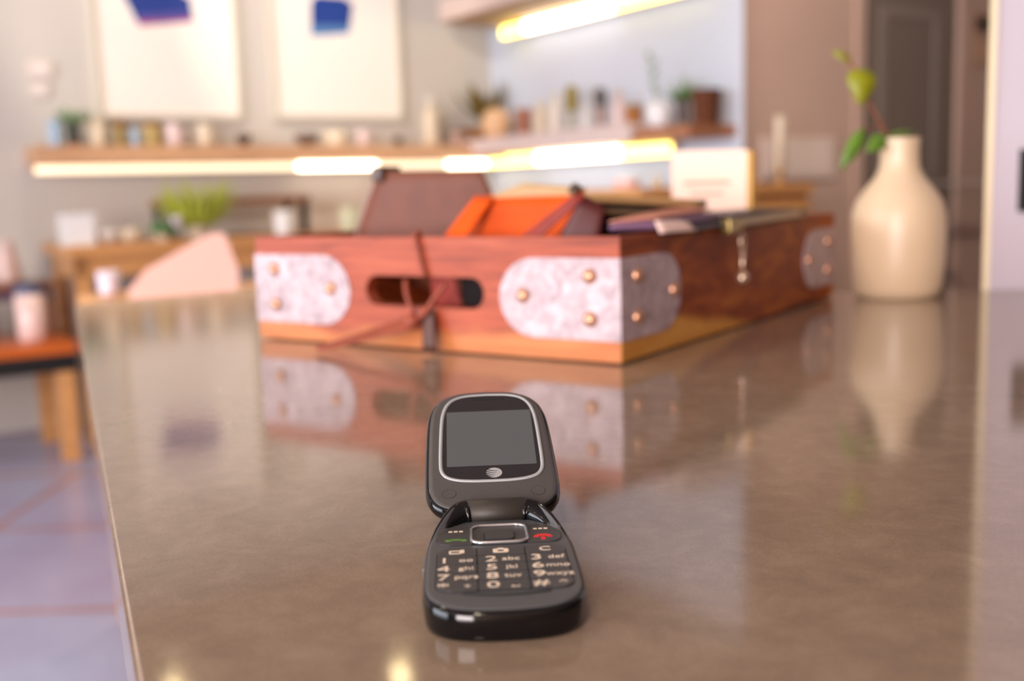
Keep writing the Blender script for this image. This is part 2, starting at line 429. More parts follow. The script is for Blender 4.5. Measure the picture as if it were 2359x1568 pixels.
half = [(0, 0), (6, .2), (13, 1.2), (19, 3.6), (23.5, 8), (25.9, 14), (26.8, 22), (27.0, 40), (26.9, 58), (26.2, 68), (24.6, 76), (21.6, 84), (17.6, 91.5), (14.6, 96.2), (12.6, 97.6)]
hr = bez([(x*mm, y*mm, 0) for x, y in half], 5)
outl = [(p.x, p.y) for p in hr] + [(-p.x, p.y) for p in reversed(hr)][:-1]
CY = .049
def ringz(s, z0, lift):
    pts = []
    for x, y in outl:
        X, Y = x*s, CY+(y-CY)*s
        k = max(0, min(1, (Y-.068)/.026)); k = k*k*(3-2*k)
        ff = max(0, min(1, (.020-Y)/.02))
        pts.append((X, Y, z0+lift*k-ff*ff*.0008*(z0 > .006)))
    return pts
def skin(rings, cap0=False, cap1=False):
    bm = BM(); vs = [[bm.verts.new(p) for p in r_] for r_ in rings]; n = len(vs[0])
    for a, b_ in zip(vs, vs[1:]):
        for i in range(n): bm.faces.new((a[i], a[(i+1) % n], b_[(i+1) % n], b_[i]))
    if cap0: bm.faces.new(vs[0][::-1])
    if cap1: bm.faces.new(vs[-1])
    return bm
shell = [ringz(.968, .0001, 0), ringz(.980, .0006, 0), ringz(.991, .0024, .0005), ringz(.996, .0055, .0015), ringz(1.0, .0078, .0035), ringz(.996, .0094, .0056), ringz(.985, .0103, .0066), ringz(.968, .0107, .0066), ringz(.952, .0106, .0058), ringz(.94, .0098, .005)]
link('lower_body', skin(shell, True, False), M_gloss, ph, True)
deck = [ringz(.955, .0100, .0056), ringz(.953, .0107, .0062), ringz(.945, .01085, .0058), ringz(.925, .0109, .0040), ringz(.90, .0109, .0019), ringz(.875, .0109, .0005), ringz(.86, .0109, 0), ringz(.85, .0109, 0), ringz(.60, .0109, 0)]
link('keypad_deck', skin(deck, False, True), M_matte, ph, True)
DZ = .0109
# hinge barrel between the shoulders
bm = tube([(-11.7*mm, 94.2*mm, .0128), (-11.4*mm, 94.2*mm, .0128), (11.4*mm, 94.2*mm, .0128), (11.7*mm, 94.2*mm, .0128)], [.0050, .0054, .0054, .0050], 32)
box(bm, -11.4*mm, 11.4*mm, 92.5*mm, 99.5*mm, .0085, .0160, .0005)
link('hinge_barrel', bm, M_hinge, ph, True)
for s_ in (-1, 1):
    path = [(11.7, 93.8, 12.4, 5.7), (14.2, 92.8, 12.3, 5.2), (17.6, 88.9, 11.4, 4.2), (20.4, 83.6, 10.2, 3.3), (22.8, 76.8, 9.4, 2.3), (24.6, 69.5, 9.2, 1.5)]
    q_ = bez([(s_*a*mm, b_*mm, c*mm) for a, b_, c, d_ in path], 5)
    rr_ = [v.x*mm for v in bez([(d_, 0, 0) for a, b_, c, d_ in path], 5)]
    link('hinge_shoulder', tube(q_, rr_, 24), M_gloss, ph, True)

def rrect(x0, x1, y0, y1, r, n=5, corners=(1, 1, 1, 1)):
    """corners: bl, br, tr, tl radius factors; mm"""
    out = []
    for (cx, cy, a0, kf) in ((x0, y0, 180, corners[0]), (x1, y0, 270, corners[1]), (x1, y1, 0, corners[2]), (x0, y1, 90, corners[3])):
        rr = max(r*kf, .05); px = cx+rr if cx == x0 else cx-rr; py = cy+rr if cy == y0 else cy-rr
        for i in range(n+1):
            a = R(a0+90*i/n); out.append(((px+rr*math.cos(a))*mm, (py+rr*math.sin(a))*mm))
    return out
def ringband(o1, o2, z0, z1):
    bm = BM(); n = len(o1)
    A = [bm.verts.new((x, y, z0)) for x, y in o1]; B_ = [bm.verts.new((x, y, z1)) for x, y in o1]
    mid = [((a[0]+b_[0])/2, (a[1]+b_[1])/2) for a, b_ in zip(o1, o2)]
    Mv = [bm.verts.new((x, y, z1+(z1-z0)*.35)) for x, y in mid]
    C_ = [bm.verts.new((x, y, z1)) for x, y in o2]; D_ = [bm.verts.new((x, y, z0)) for x, y in o2]
    for i in range(n):
        j = (i+1) % n
        for P_, Q in ((A, B_), (B_, Mv), (Mv, C_), (C_, D_), (D_, A)): bm.faces.new((P_[i], P_[j], Q[j], Q[i]))
    return bm
# dark wells under the key groups
link('key_well', prism(rrect(-22.6, 23.2, 15.9, 57.6, 5.5), DZ-.0002, DZ+.00005), M_gap, ph)
link('key_well', prism(rrect(-22.9, 23.2, 61.0, 81.8, 6.0), DZ-.0002, DZ+.00005), M_gap, ph)
KT = DZ+.00045
kl = link('call_key', prism(rrect(-22.6, -9.9, 61.3, 81.4, 4.5, corners=(1, .1, .1, 1)), DZ, KT, .00015, 2), M_key, ph)
kr = link('end_key', prism(rrect(10.3, 22.9, 61.3, 81.4, 4.5, corners=(.1, 1, 1, .1)), DZ, KT, .00015, 2), M_key, ph)
kc = link('navigation_key', prism(rrect(-9.6, 10.0, 61.6, 80.6, 3.6), DZ, KT, .00015, 2), M_key, ph)
link('silver_ring', ringband(rrect(-10.6, 11.0, 60.6, 81.6, 4.6, 6), rrect(-9.6, 10.0, 61.8, 80.4, 3.8, 6), KT-.0001, KT+.0007), M_chrome, kc, True)
link('select_key', prism(rrect(-5.2, 5.6, 64.6, 73.4, 1.6), KT-.0001, KT+.0006, .0002, 2), M_key, kc)
link('select_gap', prism(rrect(-5.6, 6.0, 64.2, 73.8, 1.8), KT-.0001, KT+.0001), M_gap, kc)
def marks(par, pts, mtl, z=KT):
    bm = BM()
    for (x0, x1, y0, y1) in pts: box(bm, x0*mm, x1*mm, y0*mm, y1*mm, z-.00005, z+.00008)
    link('legend', bm, mtl, par)
marks(kl, [(-18.6, -17.2, 75.6, 76.8), (-16.6, -15.2, 75.6, 76.8), (-14.6, -13.2, 75.6, 76.8)], M_ink)
marks(kr, [(13.2, 14.6, 75.2, 76.4), (15.2, 16.6, 75.2, 76.4), (17.2, 18.6, 75.2, 76.4)], M_ink)
# green handset
bm = BM(); box(bm, -18.6*mm, -13.0*mm, 66.3*mm, 67.3*mm, KT-.00005, KT+.00008); box(bm, -19.6*mm, -17.6*mm, 65.2*mm, 66.9*mm, KT-.00005, KT+.00008); box(bm, -14.0*mm, -12.0*mm, 65.2*mm, 66.9*mm, KT-.00005, KT+.00008)
link('legend', bm, M_inkg, kl)
bm = BM()
arc = [(12.6, 66.2), (13.4, 68.4), (15.2, 69.4), (17.2, 69.4), (19.0, 68.4), (19.8, 66.2), (17.8, 66.0), (17.6, 67.3), (14.8, 67.3), (14.6, 66.0)]
prism([(x*mm, y*mm) for x, y in arc], KT-.00005, KT+.00008, bm=bm); box(bm, 15.4*mm, 17.0*mm, 63.2*mm, 66.2*mm, KT-.00005, KT+.00008)
link('legend', bm, M_inkr, kr)
cols = [(-22.2, -8.6), (-8.2, 8.5), (8.9, 22.8)]
rows = [(49.0, 57.2), (40.9, 48.6), (32.8, 40.5), (24.7, 32.4), (16.3, 24.3)]
leg = [['msg', 'cam', 'C'], [('1', 'oo'), ('2', 'abc'), ('3', 'def')], [('4', 'ghi'), ('5', 'jkl'), ('6', 'mno')], [('7', 'pqrs'), ('8', 'tuv'), ('9', 'wxyz')], [('*', '+'), ('0', '\u2423'), ('#', '\u2191')]]
for ri, (y0, y1) in enumerate(rows):
    for ci, (x0, x1) in enumerate(cols):
        cor = [0.1]*4
        if ri == 4 and ci == 0: cor[0] = 1
        if ri == 4 and ci == 2: cor[1] = 1
        if ri == 0 and ci == 2: cor[2] = 1
        if ri == 0 and ci == 0: cor[3] = 1
        bm = prism(rrect(x0, x1, y0, y1, 5, corners=cor), DZ, KT, .00012, 2)
        key = link('number_key' if ri else 'function_key', bm, M_key, ph)
        xc, yc = (x0+x1)/2, (y0+y1)/2; L_ = leg[ri][ci]
        if L_ == 'msg':
            bm = ringband(rrect(xc-2.8, xc+1.6, yc-1.7, yc+1.7, .6), rrect(xc-2.1, xc+.9, yc-1.0, yc+1.0, .3), KT-.00005, KT+.00006)
            box(bm, (xc+1.2)*mm, (xc+2.6)*mm, (yc-.9)*mm, (yc+2.3)*mm, KT-.00005, KT+.00008); link('legend', bm, M_ink, key)
        elif L_ == 'cam':
            bm = ringband(rrect(xc-2.8, xc+2.8, yc-2.0, yc+2.0, .9), rrect(xc-1.2, xc+1.2, yc-1.0, yc+1.0, .9), KT-.00005, KT+.00006)
            box(bm, (xc-1)*mm, (xc+1)*mm, (yc+1.8)*mm, (yc+2.6)*mm, KT-.00005, KT+.00008); link('legend', bm, M_ink, key)
        elif L_ == 'C':
            text_mesh('C', .0058, (xc*mm, yc*mm, KT), M_ink, 'legend', key, sx=1.1)
        else:
            nx = xc-3.6 if ci else xc-4.4
            text_mesh(L_[0], .0074, (nx*mm, yc*mm, KT), M_ink, 'legend', key, sx=1.25)
            text_mesh(L_[1], .0046, ((xc+(3.2 if ri < 4 else 3.6))*mm, (yc-.2)*mm, KT), M_ink, 'legend', key, sx=1.0)
# finger groove below the keys
gp = bez([(-14, 14.6, 0), (-7, 13.0, 0), (0, 12.4, 0), (7, 12.8, 0), (15, 14.2, 0)], 6)
link('finger_groove', tube([(p.x*mm, p.y*mm, DZ) for p in gp], [.00012]+[.00034]*(len(gp)-2)+[.00012], 8), M_gap, ph, True)
# small side key and speaker slot at the front
link('side_key', mbox(-27.6*mm, -26.5*mm, 46*mm, 58*mm, .0055, .0085, .0005, 2), M_matte, ph, True)
link('microphone_slot', mbox(-5*mm, 5*mm, 1.0*mm, 2.2*mm, .0035, .0050, .0004, 2), M_gap, ph, True)

# lid, opened to 158 degrees: frame tilts 22 degrees above the counter
TILT = R(22)
lid = bpy.data.objects.new('lid', None); COL.objects.link(lid); lid.parent = ph
lid.location = (0, .0940, .0140); lid.rotation_euler = (TILT, 0, 0); lid.empty_display_size = .02
lh = [(0, -1.6), (8, -1.5), (15, -.8), (20.8, 1.2), (24.9, 5.4), (27.0, 11.5), (27.5, 19), (27.5, 32), (27.3, 46), (26.9, 59), (26.0, 68.5), (23.8, 76), (19.6, 81.8), (12.5, 85.4), (6, 86.4), (0, 86.7)]
lo = bez([(x*mm, y*mm, 0) for x, y in lh], 5)
lout = [(p.x-.5*mm-.012*p.y, p.y) for p in lo] + [(-p.x-.5*mm-.012*p.y, p.y) for p in reversed(lo)][1:-1]
def lring(ins, z):
    cy = .0425; out = []
    n = len(lout)
    for i, (x, y) in enumerate(lout):
        a = Vector(lout[(i+1) % n])-Vector(lout[i-1]); nn = Vector((-a.y, a.x)).normalized()
        out.append((x+nn.x*ins, y+nn.y*ins, z))
    return out
sgn = 1
bm = skin([lring(.0045, -.0072), lring(.0022, -.0070), lring(.0008, -.0058), lring(.0000, -.0040), lring(.0001, -.0020), lring(.0007, -.0007), lring(.0016, -.0002)], True, True)
link('lid_shell', bm, M_gloss, lid, True)
link('lid_face', skin([lring(.0014, -.0006), lring(.0017, 0.0), lring(.0026, .0003), lring(.0036, .00035)], True, True), M_lidf, lid, True)
fh = [(0, 17.0), (8, 17.2), (14.5, 18.2), (19.2, 20.6), (21.5, 25), (22.0, 32), (21.9, 45), (21.6, 58), (20.9, 67), (19.1, 74.2), (15.6, 79.3), (9.5, 82.0), (0, 82.7)]
fo = bez([(x*mm, y*mm, 0) for x, y in fh], 5)
def frame_out(k):
    o_ = [(p.x-.6*mm, p.y) for p in fo] + [(-p.x-.6*mm, p.y) for p in reversed(fo)][1:-1]
    n = len(o_); res = []
    for i in range(n):
        a = Vector(o_[(i+1) % n])-Vector(o_[i-1]); nn = Vector((-a.y, a.x)).normalized(); res.append((o_[i][0]+nn.x*k, o_[i][1]+nn.y*k))
    return res
link('screen_bezel', ringband(frame_out(0), frame_out(.00155), .0002, .0007), M_ring, lid, True)
scr = link('screen_glass', prism(frame_out(.0013), .0002, .00055), M_glass, lid)
def shear(pts): return [(x-.6*mm, y) for x, y in pts]
link('display', prism(shear(rrect(-18.6, 18.8, 28.0, 68.4, .5)), .0005, .00060), M_disp, scr)
M_slot = mat('earpiece_black', (8, 7, 8), .8)
link('earpiece_slot', prism(shear(rrect(-7.2, 7.4, 77.6, 79.4, .9)), .0005, .00065), M_slot, scr)
# globe emblem
bm = BM(); cx, cy, rr = .0002, .0229, .0033
bmesh.ops.create_circle(bm, cap_ends=True, segments=36, radius=rr, matrix=Matrix.Translation((cx, cy, .00066)))
ext = bmesh.ops.extrude_face_region(bm, geom=bm.faces[:]); bmesh.ops.translate(bm, vec=(0, 0, -.0001), verts=[v for v in ext['geom'] if isinstance(v, bmesh.types.BMVert)])
em = link('globe_emblem', bm, M_ring, scr)
bm = BM()
for k in range(5):
    yy = (.62-.34*k)*rr; xe = -math.sqrt(max(0, rr*rr-yy*yy)); xr = (.55-.16*k)*rr
    up_, dn = [], []
    for i in range(13):
        t = i/12; x = xe+(xr-xe)*t; y = yy-.38*rr*math.sin(math.pi*t*.75)*(.7+.1*k)
        th = rr*.085*(1-t)**.8+.00001; up_.append((cx+x, cy+y+th)); dn.append((cx+x, cy+y-th))
    prism(dn+up_[::-1], .00064, .00070, bm=bm)
link('emblem_stripes', bm, M_glass, em)
for x in (-18.4, 17.4):
    o1 = [((x+2.9*math.cos(a*math.pi/16))*mm, (10.3+2.9*math.sin(a*math.pi/16))*mm) for a in range(32)]
    o2 = [((x+2.72*math.cos(a*math.pi/16))*mm, (10.3+2.72*math.sin(a*math.pi/16))*mm) for a in range(32)]
    pad = link('rubber_bumper', prism(o2, .0002, .00042), M_lidf, lid)
    link('bumper_gap', ringband(o1, o2, .0002, .00038), M_gap, pad)

# ================================================================ CRATE
CX = Vector((.829, -.5592, 0)); CYv = Vector((.5592, .829, 0))
CRO = Vector((.0843, .8165, CT)); CRA = math.atan2(CX.y, CX.x)
WW, LL, HH, TT = .400, .536, .098, .013
def cw(x, y, z=0): return CRO+CX*x+CYv*y+Vector((0, 0, z))
mt, nt, b = newmat('crate_wood_side')  # golden-brown side planks; part of their shade is put into the colour
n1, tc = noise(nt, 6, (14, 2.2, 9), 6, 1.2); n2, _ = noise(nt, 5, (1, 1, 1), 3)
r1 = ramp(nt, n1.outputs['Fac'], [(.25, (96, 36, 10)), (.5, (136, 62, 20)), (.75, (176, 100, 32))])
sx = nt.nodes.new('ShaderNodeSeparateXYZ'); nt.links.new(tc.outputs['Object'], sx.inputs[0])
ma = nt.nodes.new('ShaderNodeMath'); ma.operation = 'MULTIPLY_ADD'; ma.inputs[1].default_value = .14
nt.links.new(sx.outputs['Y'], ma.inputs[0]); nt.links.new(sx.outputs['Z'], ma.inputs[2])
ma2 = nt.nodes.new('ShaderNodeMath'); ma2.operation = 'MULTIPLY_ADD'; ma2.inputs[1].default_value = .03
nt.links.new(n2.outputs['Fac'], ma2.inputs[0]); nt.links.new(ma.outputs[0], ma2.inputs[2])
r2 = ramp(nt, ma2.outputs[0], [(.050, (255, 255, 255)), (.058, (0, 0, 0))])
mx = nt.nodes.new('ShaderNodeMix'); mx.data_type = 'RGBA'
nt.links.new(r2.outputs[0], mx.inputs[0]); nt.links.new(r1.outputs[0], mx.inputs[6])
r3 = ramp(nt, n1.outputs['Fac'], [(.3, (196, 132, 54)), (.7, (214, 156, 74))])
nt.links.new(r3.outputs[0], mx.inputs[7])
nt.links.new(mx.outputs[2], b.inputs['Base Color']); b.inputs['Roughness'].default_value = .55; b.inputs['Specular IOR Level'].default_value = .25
CRO = CRO+Vector((0, 0, .0018))
crate = thing('wooden_crate', 'low reddish wooden crate with metal corner plates, open top, holding leather wallets', 'crate', CRO, CRA)
def slotwall(x0, x1, y0, y1, sx0, sx1, z0, z1):
    """a board with an obround grip slot; board spans x0..x1, thickness y0..y1"""
    bm = BM(); r_ = (z1-z0)/2; zc = (z0+z1)/2; N = 12
    slot = [(sx1-r_+r_*math.cos(a), zc+r_*math.sin(a)) for a in [(-math.pi/2+math.pi*i/N) for i in range(N+1)]]
    slot += [(sx0+r_+r_*math.cos(a), zc+r_*math.sin(a)) for a in [(math.pi/2+math.pi*i/N) for i in range(N+1)]]
    n = len(slot)
    def outerpt(p):
        dx, dz = p[0]-(sx0+sx1)/2, p[1]-zc
        return p
    outer = []
    for (sx_, sz) in slot:
        # project to the board rectangle
        if abs(sz-zc) > r_*.72:
            outer.append((sx_, HH if sz > zc else 0))
        else: outer.append((x1 if sx_ > (sx0+sx1)/2 else x0, (HH/2)+(sz-zc)/(r_*.72)*HH/2))
    for y in (y0, y1):
        pass
    F = {}
    for y in (y0, y1):
        F[y] = ([bm.verts.new((a, y, b_)) for a, b_ in slot], [bm.verts.new((a, y, b_)) for a, b_ in outer])
        cors = {}
        for i in range(n):
            j = (i+1) % n; s_, o_ = F[y]
            a, b_ = outer[i], outer[j]
            if a[0] != b_[0] and a[1] != b_[1]:      # jump over a corner
                cx_ = a[0] if a[0] in (x0, x1) else b_[0]; cz = a[1] if a[1] in (0, HH) else b_[1]
                cv = bm.verts.new((cx_, y, cz)); cors[i] = cv
                bm.faces.new((s_[i], s_[j], o_[j], cv, o_[i]))
            else: bm.faces.new((s_[i], s_[j], o_[j], o_[i]))
        F[y] = F[y]+(cors,)
    s0, o0, c0 = F[y0]; s1, o1, c1 = F[y1]
    for i in range(n):
        j = (i+1) % n
        bm.faces.new((s0[i], s0[j], s1[j], s1[i]))
        if i in c0:
            bm.faces.new((o0[i], c0[i], c1[i], o1[i])); bm.faces.new((c0[i], o0[j], o1[j], c1[i]))
        else: bm.faces.new((o0[i], o0[j], o1[j], o1[i]))
    return bm
WD = MATS['crate_wood']
link('front_board', slotwall(-WW, 0, 0, TT, -.2595, -.1285, .0370, .0640), WD, crate)
link('back_board', slotwall(-WW, 0, LL-TT, LL, -.2595, -.1285, .0370, .0640), WD, crate)
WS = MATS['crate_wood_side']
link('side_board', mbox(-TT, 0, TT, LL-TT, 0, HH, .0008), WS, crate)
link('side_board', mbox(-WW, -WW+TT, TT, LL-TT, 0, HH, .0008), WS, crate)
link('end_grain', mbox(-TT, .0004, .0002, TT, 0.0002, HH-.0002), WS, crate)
link('bottom_board', mbox(-WW+TT, -TT, TT, LL-TT, -.0018, .008), WD, crate)
PL = MATS['galvanised_plate']
def dplate(x0, x1, z0, z1, flip=1, arc=.034):
    """D-shaped strap plate, straight at x0, rounded at x1"""
    r_ = (z1-z0)/2; zc = (z0+z1)/2; pts = [(x0, z0), ]; dirn = 1 if x1 > x0 else -1
    for i in range(15):
        a = -math.pi/2+math.pi*i/14; pts.append((x1-dirn*arc+dirn*arc*math.cos(a), zc+r_*math.sin(a)))
    pts.append((x0, z1)); return pts
def plate_bm(pts, plane, off, th):
    """plane 'xf' : lies on y=off facing -y ; 'yr': lies on x=off facing +x"""
    bm = BM(); n = len(pts); A, B_ = [], []
    for (u, z) in pts:
        if plane == 'xf': A.append(bm.verts.new((u, off, z))); B_.append(bm.verts.new((u, off-th, z)))
        elif plane == 'xb': A.append(bm.verts.new((u, off, z))); B_.append(bm.verts.new((u, off+th, z)))
        elif plane == 'yl': A.append(bm.verts.new((off, u, z))); B_.append(bm.verts.new((off-th, u, z)))
        else: A.append(bm.verts.new((off, u, z))); B_.append(bm.verts.new((off+th, u, z)))
    bm.faces.new(A); bm.faces.new(B_)
    for i in range(n): bm.faces.new((A[i], A[(i+1) % n], B_[(i+1) % n], B_[i]))
    return bm
PZ0, PZ1, PT = .0165, .0815, .0012
def rivet(par, p, axis):
    o = link('rivet', lathe([(.0062, 0), (.0060, .0014), (.0046, .0034), (.0022, .0046), (0, .0050)], 18), mat('rivet_copper', (200, 152, 122), .33, metal=.75, vary=.08), par, True)
    o.location = p
    o.rotation_euler = {'f': (R(90), 0, 0), 'r': (0, R(90), 0), 'b': (R(-90), 0, 0), 'l': (0, R(-90), 0)}[axis]
for corner in ('fr', 'fl', 'br', 'bl'):
    xx = 0 if corner[1] == 'r' else -WW; yy = 0 if corner[0] == 'f' else LL
    sx_ = -1 if corner[1] == 'r' else 1; sy_ = 1 if corner[0] == 'f' else -1
    wf = .112 if corner[1] == 'r' else .122
    bm = plate_bm(dplate(xx, xx+sx_*wf, PZ0, PZ1), 'xf' if corner[0] == 'f' else 'xb', yy, PT)
    bm2 = plate_bm(dplate(yy-sy_*PT, yy+sy_*.108, PZ0, PZ1), 'yr' if corner[1] == 'r' else 'yl', xx, PT)
    tmp = bpy.data.meshes.new('t'); bm2.to_mesh(tmp); bm2.free(); bm.from_mesh(tmp)
    pl = link('corner_plate', bm, PL, crate)
    zc = (PZ0+PZ1)/2; fy = yy-sy_*PT; fx = xx-sx_*PT
    for (u, z) in ((.026, .0675), (.026, .0335), (wf-.0235, zc+.0015)): rivet(pl, (xx+sx_*u, fy, z), 'f' if corner[0] == 'f' else 'b')
    for (u, z) in ((.027, .0665), (.027, .0335), (.094, zc)): rivet(pl, (fx, yy+sy_*u, z), 'r' if corner[1] == 'r' else 'l')
# leather cord looped through the grip slot
M_cord = mat('cord_leather', (138, 62, 40), .6, vary=.12, scale=80)
cord = thing('drawstring', 'thin brown leather cord knotted through the crate grip, tail on the counter', 'cord', CRO, CRA)
link('loop', tube(bez([(-.205, .02, .070), (-.200, .006, .100), (-.197, -.003, .097), (-.192, -.004, .078), (-.188, -.003, .064)], 6), .0022, 8), M_cord, cord, True)
link('strand', tube(bez([(-.212, -.001, .060), (-.207, -.006, .048), (-.200, -.009, .036), (-.196, -.011, .028)], 6), .0024, 8), M_cord, cord, True)
link('strand', tube(bez([(-.168, -.001, .058), (-.176, -.007, .046), (-.184, -.011, .034), (-.196, -.012, .026)], 6), .0024, 8), M_cord, cord, True)
bm = lathe([(0, -.007), (.006, -.005), (.0085, 0), (.006, .005), (0, .007)], 14, at=(-.197, -.012, .026))
link('knot', bm, M_cord, cord, True)
link('tail', slab([(-.282, -.046, .0022), (-.264, -.060, .0022), (-.188, -.014, .0215), (-.198, -.010, .030)], .0032, 8, .0004), M_cord, cord, True)
link('tail', slab([(-.184, -.016, .0022), (-.170, -.014, .0022), (-.178, -.006, .036), (-.190, -.006, .034)], .0032, 6), mat('cord_dark', (78, 44, 34), .6), cord, True)

# ---- leather goods in the crate (crate frame coordinates)
M_lbrown = mat('leather_brown', (106, 58, 40), .62, vary=.14, scale=35, bump=.3)
M_lmauve = mat('leather_edge_mauve', (158, 122, 120), .5, vary=.06)
M_lorange = mat('leather_orange', (216, 82, 14), .6, vary=.10, scale=40, spec=.2)
M_ltan = mat('leather_tan', (176, 142, 96), .5, vary=.10)
M_lburg = mat('leather_burgundy', (136, 50, 42), .45, vary=.12, scale=40)
M_lpink = mat('leather_rose', (196, 132, 110), .5, vary=.08)
M_lblack = mat('leather_black', (24, 15, 16), .8, vary=.1, spec=.2)
M_lnavy = mat('leather_navy', (38, 30, 44), .4, vary=.1)
M_lplum = mat('leather_plum', (104, 72, 98), .45, vary=.1)
M_zip = mat('zip_metal', (146, 124, 96), .35, metal=.7, vary=.3, scale=600)
M_tag = mat('tag_pale_pink', (236, 206, 196), .6, vary=.03)

t = thing('leather_folio', 'large brown leather folio standing upright at the left end of the crate', 'wallet', CRO, CRA)
link('front_cover', slab([(-.3750, .100, .060), (-.150, .128, .012), (-.206, .112, .1555), (-.330, .108, .1590)], .0045, 10, .0006, .002), M_lbrown, t, True)
link('back_cover', slab([(-.3840, .124, .060), (-.160, .146, .012), (-.216, .128, .150), (-.346, .126, .1570)], .0045, 8, 0, .001), M_lmauve, t, True)
link('spine', slab([(-.3850, .122, .058), (-.3790, .098, .058), (-.330, .106, .157), (-.350, .126, .1545)], .0040, 6), M_lmauve, t, True)
bm = BM(); box(bm, -.334, -.322, .100, .132, .148, .164, .002); link('clasp', bm, M_dark, t, True)

t = thing('orange_wallet', 'bright orange open leather wallet leaning in the middle of the crate', 'wallet', CRO, CRA)
link('lining', slab([(-.176, .045, .012), (-.110, .045, .012), (-.110, .040, .070), (-.176, .040, .070)], .002, 4), M_lblack, t, True)
link('back_panel', slab([(-.205, .072, .010), (-.108, .084, .010), (-.089, .102, .1330), (-.178, .062, .1310)], .0035, 8, .0005), M_lorange, t, True)
link('gusset', slab([(-.204, .024, .080), (-.180, .026, .078), (-.160, .064, .1290), (-.178, .062, .1318)], .0032, 8), M_lorange, t, True)
link('zip_band', slab([(-.177, .064, .1280), (-.088, .103, .1290), (-.089, .105, .1365), (-.138, .082, .1415)], .0050, 8), M_ltan, t, True)
link('front_panel', slab([(-.212, .036, .030), (-.176, .036, .026), (-.180, .026, .072), (-.204, .024, .080)], .003, 6), M_lburg, t, True)
link('pocket', slab([(-.174, .034, .012), (-.112, .034, .012), (-.112, .028, .078), (-.174, .028, .078)], .003, 6), M_lblack, t, True)  # black panel put in to darken the grip slot's right half

t = thing('burgundy_wallet', 'dark burgundy open leather wallet with zips, right of the orange one', 'wallet', CRO, CRA)
link('back_panel', slab([(-.060, .050, .010), (-.020, .180, .010), (-.0165, .190, .1190), (-.066, .060, .1290)], .0040, 8, .0005), M_lblack, t, True)
link('gusset', slab([(-.132, .018, .078), (-.112, .019, .076), (-.058, .052, .1290), (-.067, .052, .1320)], .0034, 8), M_lburg, t, True)
link('side_fold', slab([(-.100, .022, .050), (-.050, .044, .050), (-.046, .062, .1200), (-.062, .052, .1300)], .0030, 8), mat('leather_oxblood', (78, 26, 26), .5), t, True)
link('front_panel', slab([(-.125, .024, .010), (-.024, .024, .010), (-.024, .022, .070), (-.125, .019, .082)], .0035, 8), M_lblack, t, True)
link('zip', slab([(-.064, .060, .1240), (-.014, .194, .1150), (-.013, .196, .1215), (-.064, .058, .1310)], .0060, 8, 0, .0008), M_ltan, t, True)
link('zip', slab([(-.056, .064, .1130), (-.018, .170, .1050), (-.018, .172, .1110), (-.058, .062, .1190)], .0060, 8, 0, .0008), M_zip, t, True)
link('snap', lathe([(0, -.004), (.005, -.003), (.006, .001), (.003, .005), (0, .006)], 12, at=(-.072, .058, .1345)), M_dark, t, True)

t = thing('plum_pouch', 'flat plum leather pouch with rose top resting across the right crate wall', 'wallet', CRO, CRA)
link('body', slab([(-.034, .046, .1030), (.006, .070, .1035), (.004, .185, .1060), (-.032, .185, .1110)], .0085, 10, .0006), M_lplum, t, True)
link('flap', slab([(-.036, .050, .1075), (-.004, .076, .1100), (-.004, .184, .1130), (-.034, .186, .1175)], .0026, 10, .0006), M_lpink, t, True)
link('base', slab([(.003, .060, .0975), (.011, .080, .0985), (.011, .180, .1000), (.003, .184, .1000)], .0050, 8), M_lnavy, t, True)
tag(link('price_tag', slab([cw(.0115, .048, .0985), cw(.0125, .116, .0975), cw(.004, .112, .1060), cw(.004, .054, .1080)], .0022, 6, .0006), M_tag, None, True), 'small pale pink tag lying on the front of the plum pouch', 'tag')

t = thing('zip_pouch', 'dark navy zipped pouch hanging over the right crate wall with a bead pull', 'pouch', CRO, CRA)
link('body', slab([(-.070, .192, .1030), (.006, .190, .1030), (.006, .416, .1035), (-.060, .400, .1045)], .0085, 10, .0005), M_lnavy, t, True)
link('zip_tape', slab([(.0075, .190, .0950), (.0075, .418, .0990), (.0050, .418, .1075), (.0050, .190, .1030)], .0030, 8), M_zip, t, True)
bm = BM(); box(bm, .004, .0145, .186, .204, .0905, .1045, .002); box(bm, .006, .013, .206, .222, .0935, .1035, .002)
sl = link('zip_slider', bm, mat('slider_brass', (150, 132, 84), .3, metal=.9), t, True)
def oval(c, ru, rz, rad, axis='y', n=20):
    pts = [(c[0], c[1]+ru*math.cos(2*math.pi*i/n), c[2]+rz*math.sin(2*math.pi*i/n)) for i in range(n+1)]
    return tube(pts, rad, 6)
M_silver = mat('pull_silver', (214, 190, 168), .25, metal=.8)
link('pull_ring', oval((.0095, .226, .081), .0048, .0085, .0011), M_silver, sl, True)
link('pull_bar', tube([(.0095, .226, .074), (.0095, .226, .060), (.0095, .226, .053)], [.0026, .0017, .0017], 10), M_silver, sl, True)
link('bead', lathe([(0, -.0062), (.0036, -.005), (.0060, -.0015), (.0060, .0015), (.0036, .005), (0, .0062)], 18, at=(.0095, .226, .048)), M_silver, sl, True)

# cream card standing in the back of the crate
t = thing('card_sign', 'cream card sign on a pale wood block standing inside the crate', 'sign', cw(-.120, .452, .008), CRA)
link('card', slab([(-.047, -.006, .000), (.047, -.006, .000), (.047, -.004, .1655), (-.047, -.004, .1680)], .0016, 6), mat('card_cream', (240, 208, 188), .7, vary=.01), t)
link('wood_block', mbox(-.046, .052, -.003, .013, 0, .164, .001), mat('block_gold', (214, 166, 80), .5, vary=.08), t)
marks_m = mat('card_print', (206, 160, 138), .8)
bm = BM(); box(bm, -.030, .026, -.0075, -.0060, .128, .132); box(bm, -.022, .018, -.0075, -.0060, .116, .119)
link('print', bm, marks_m, t)

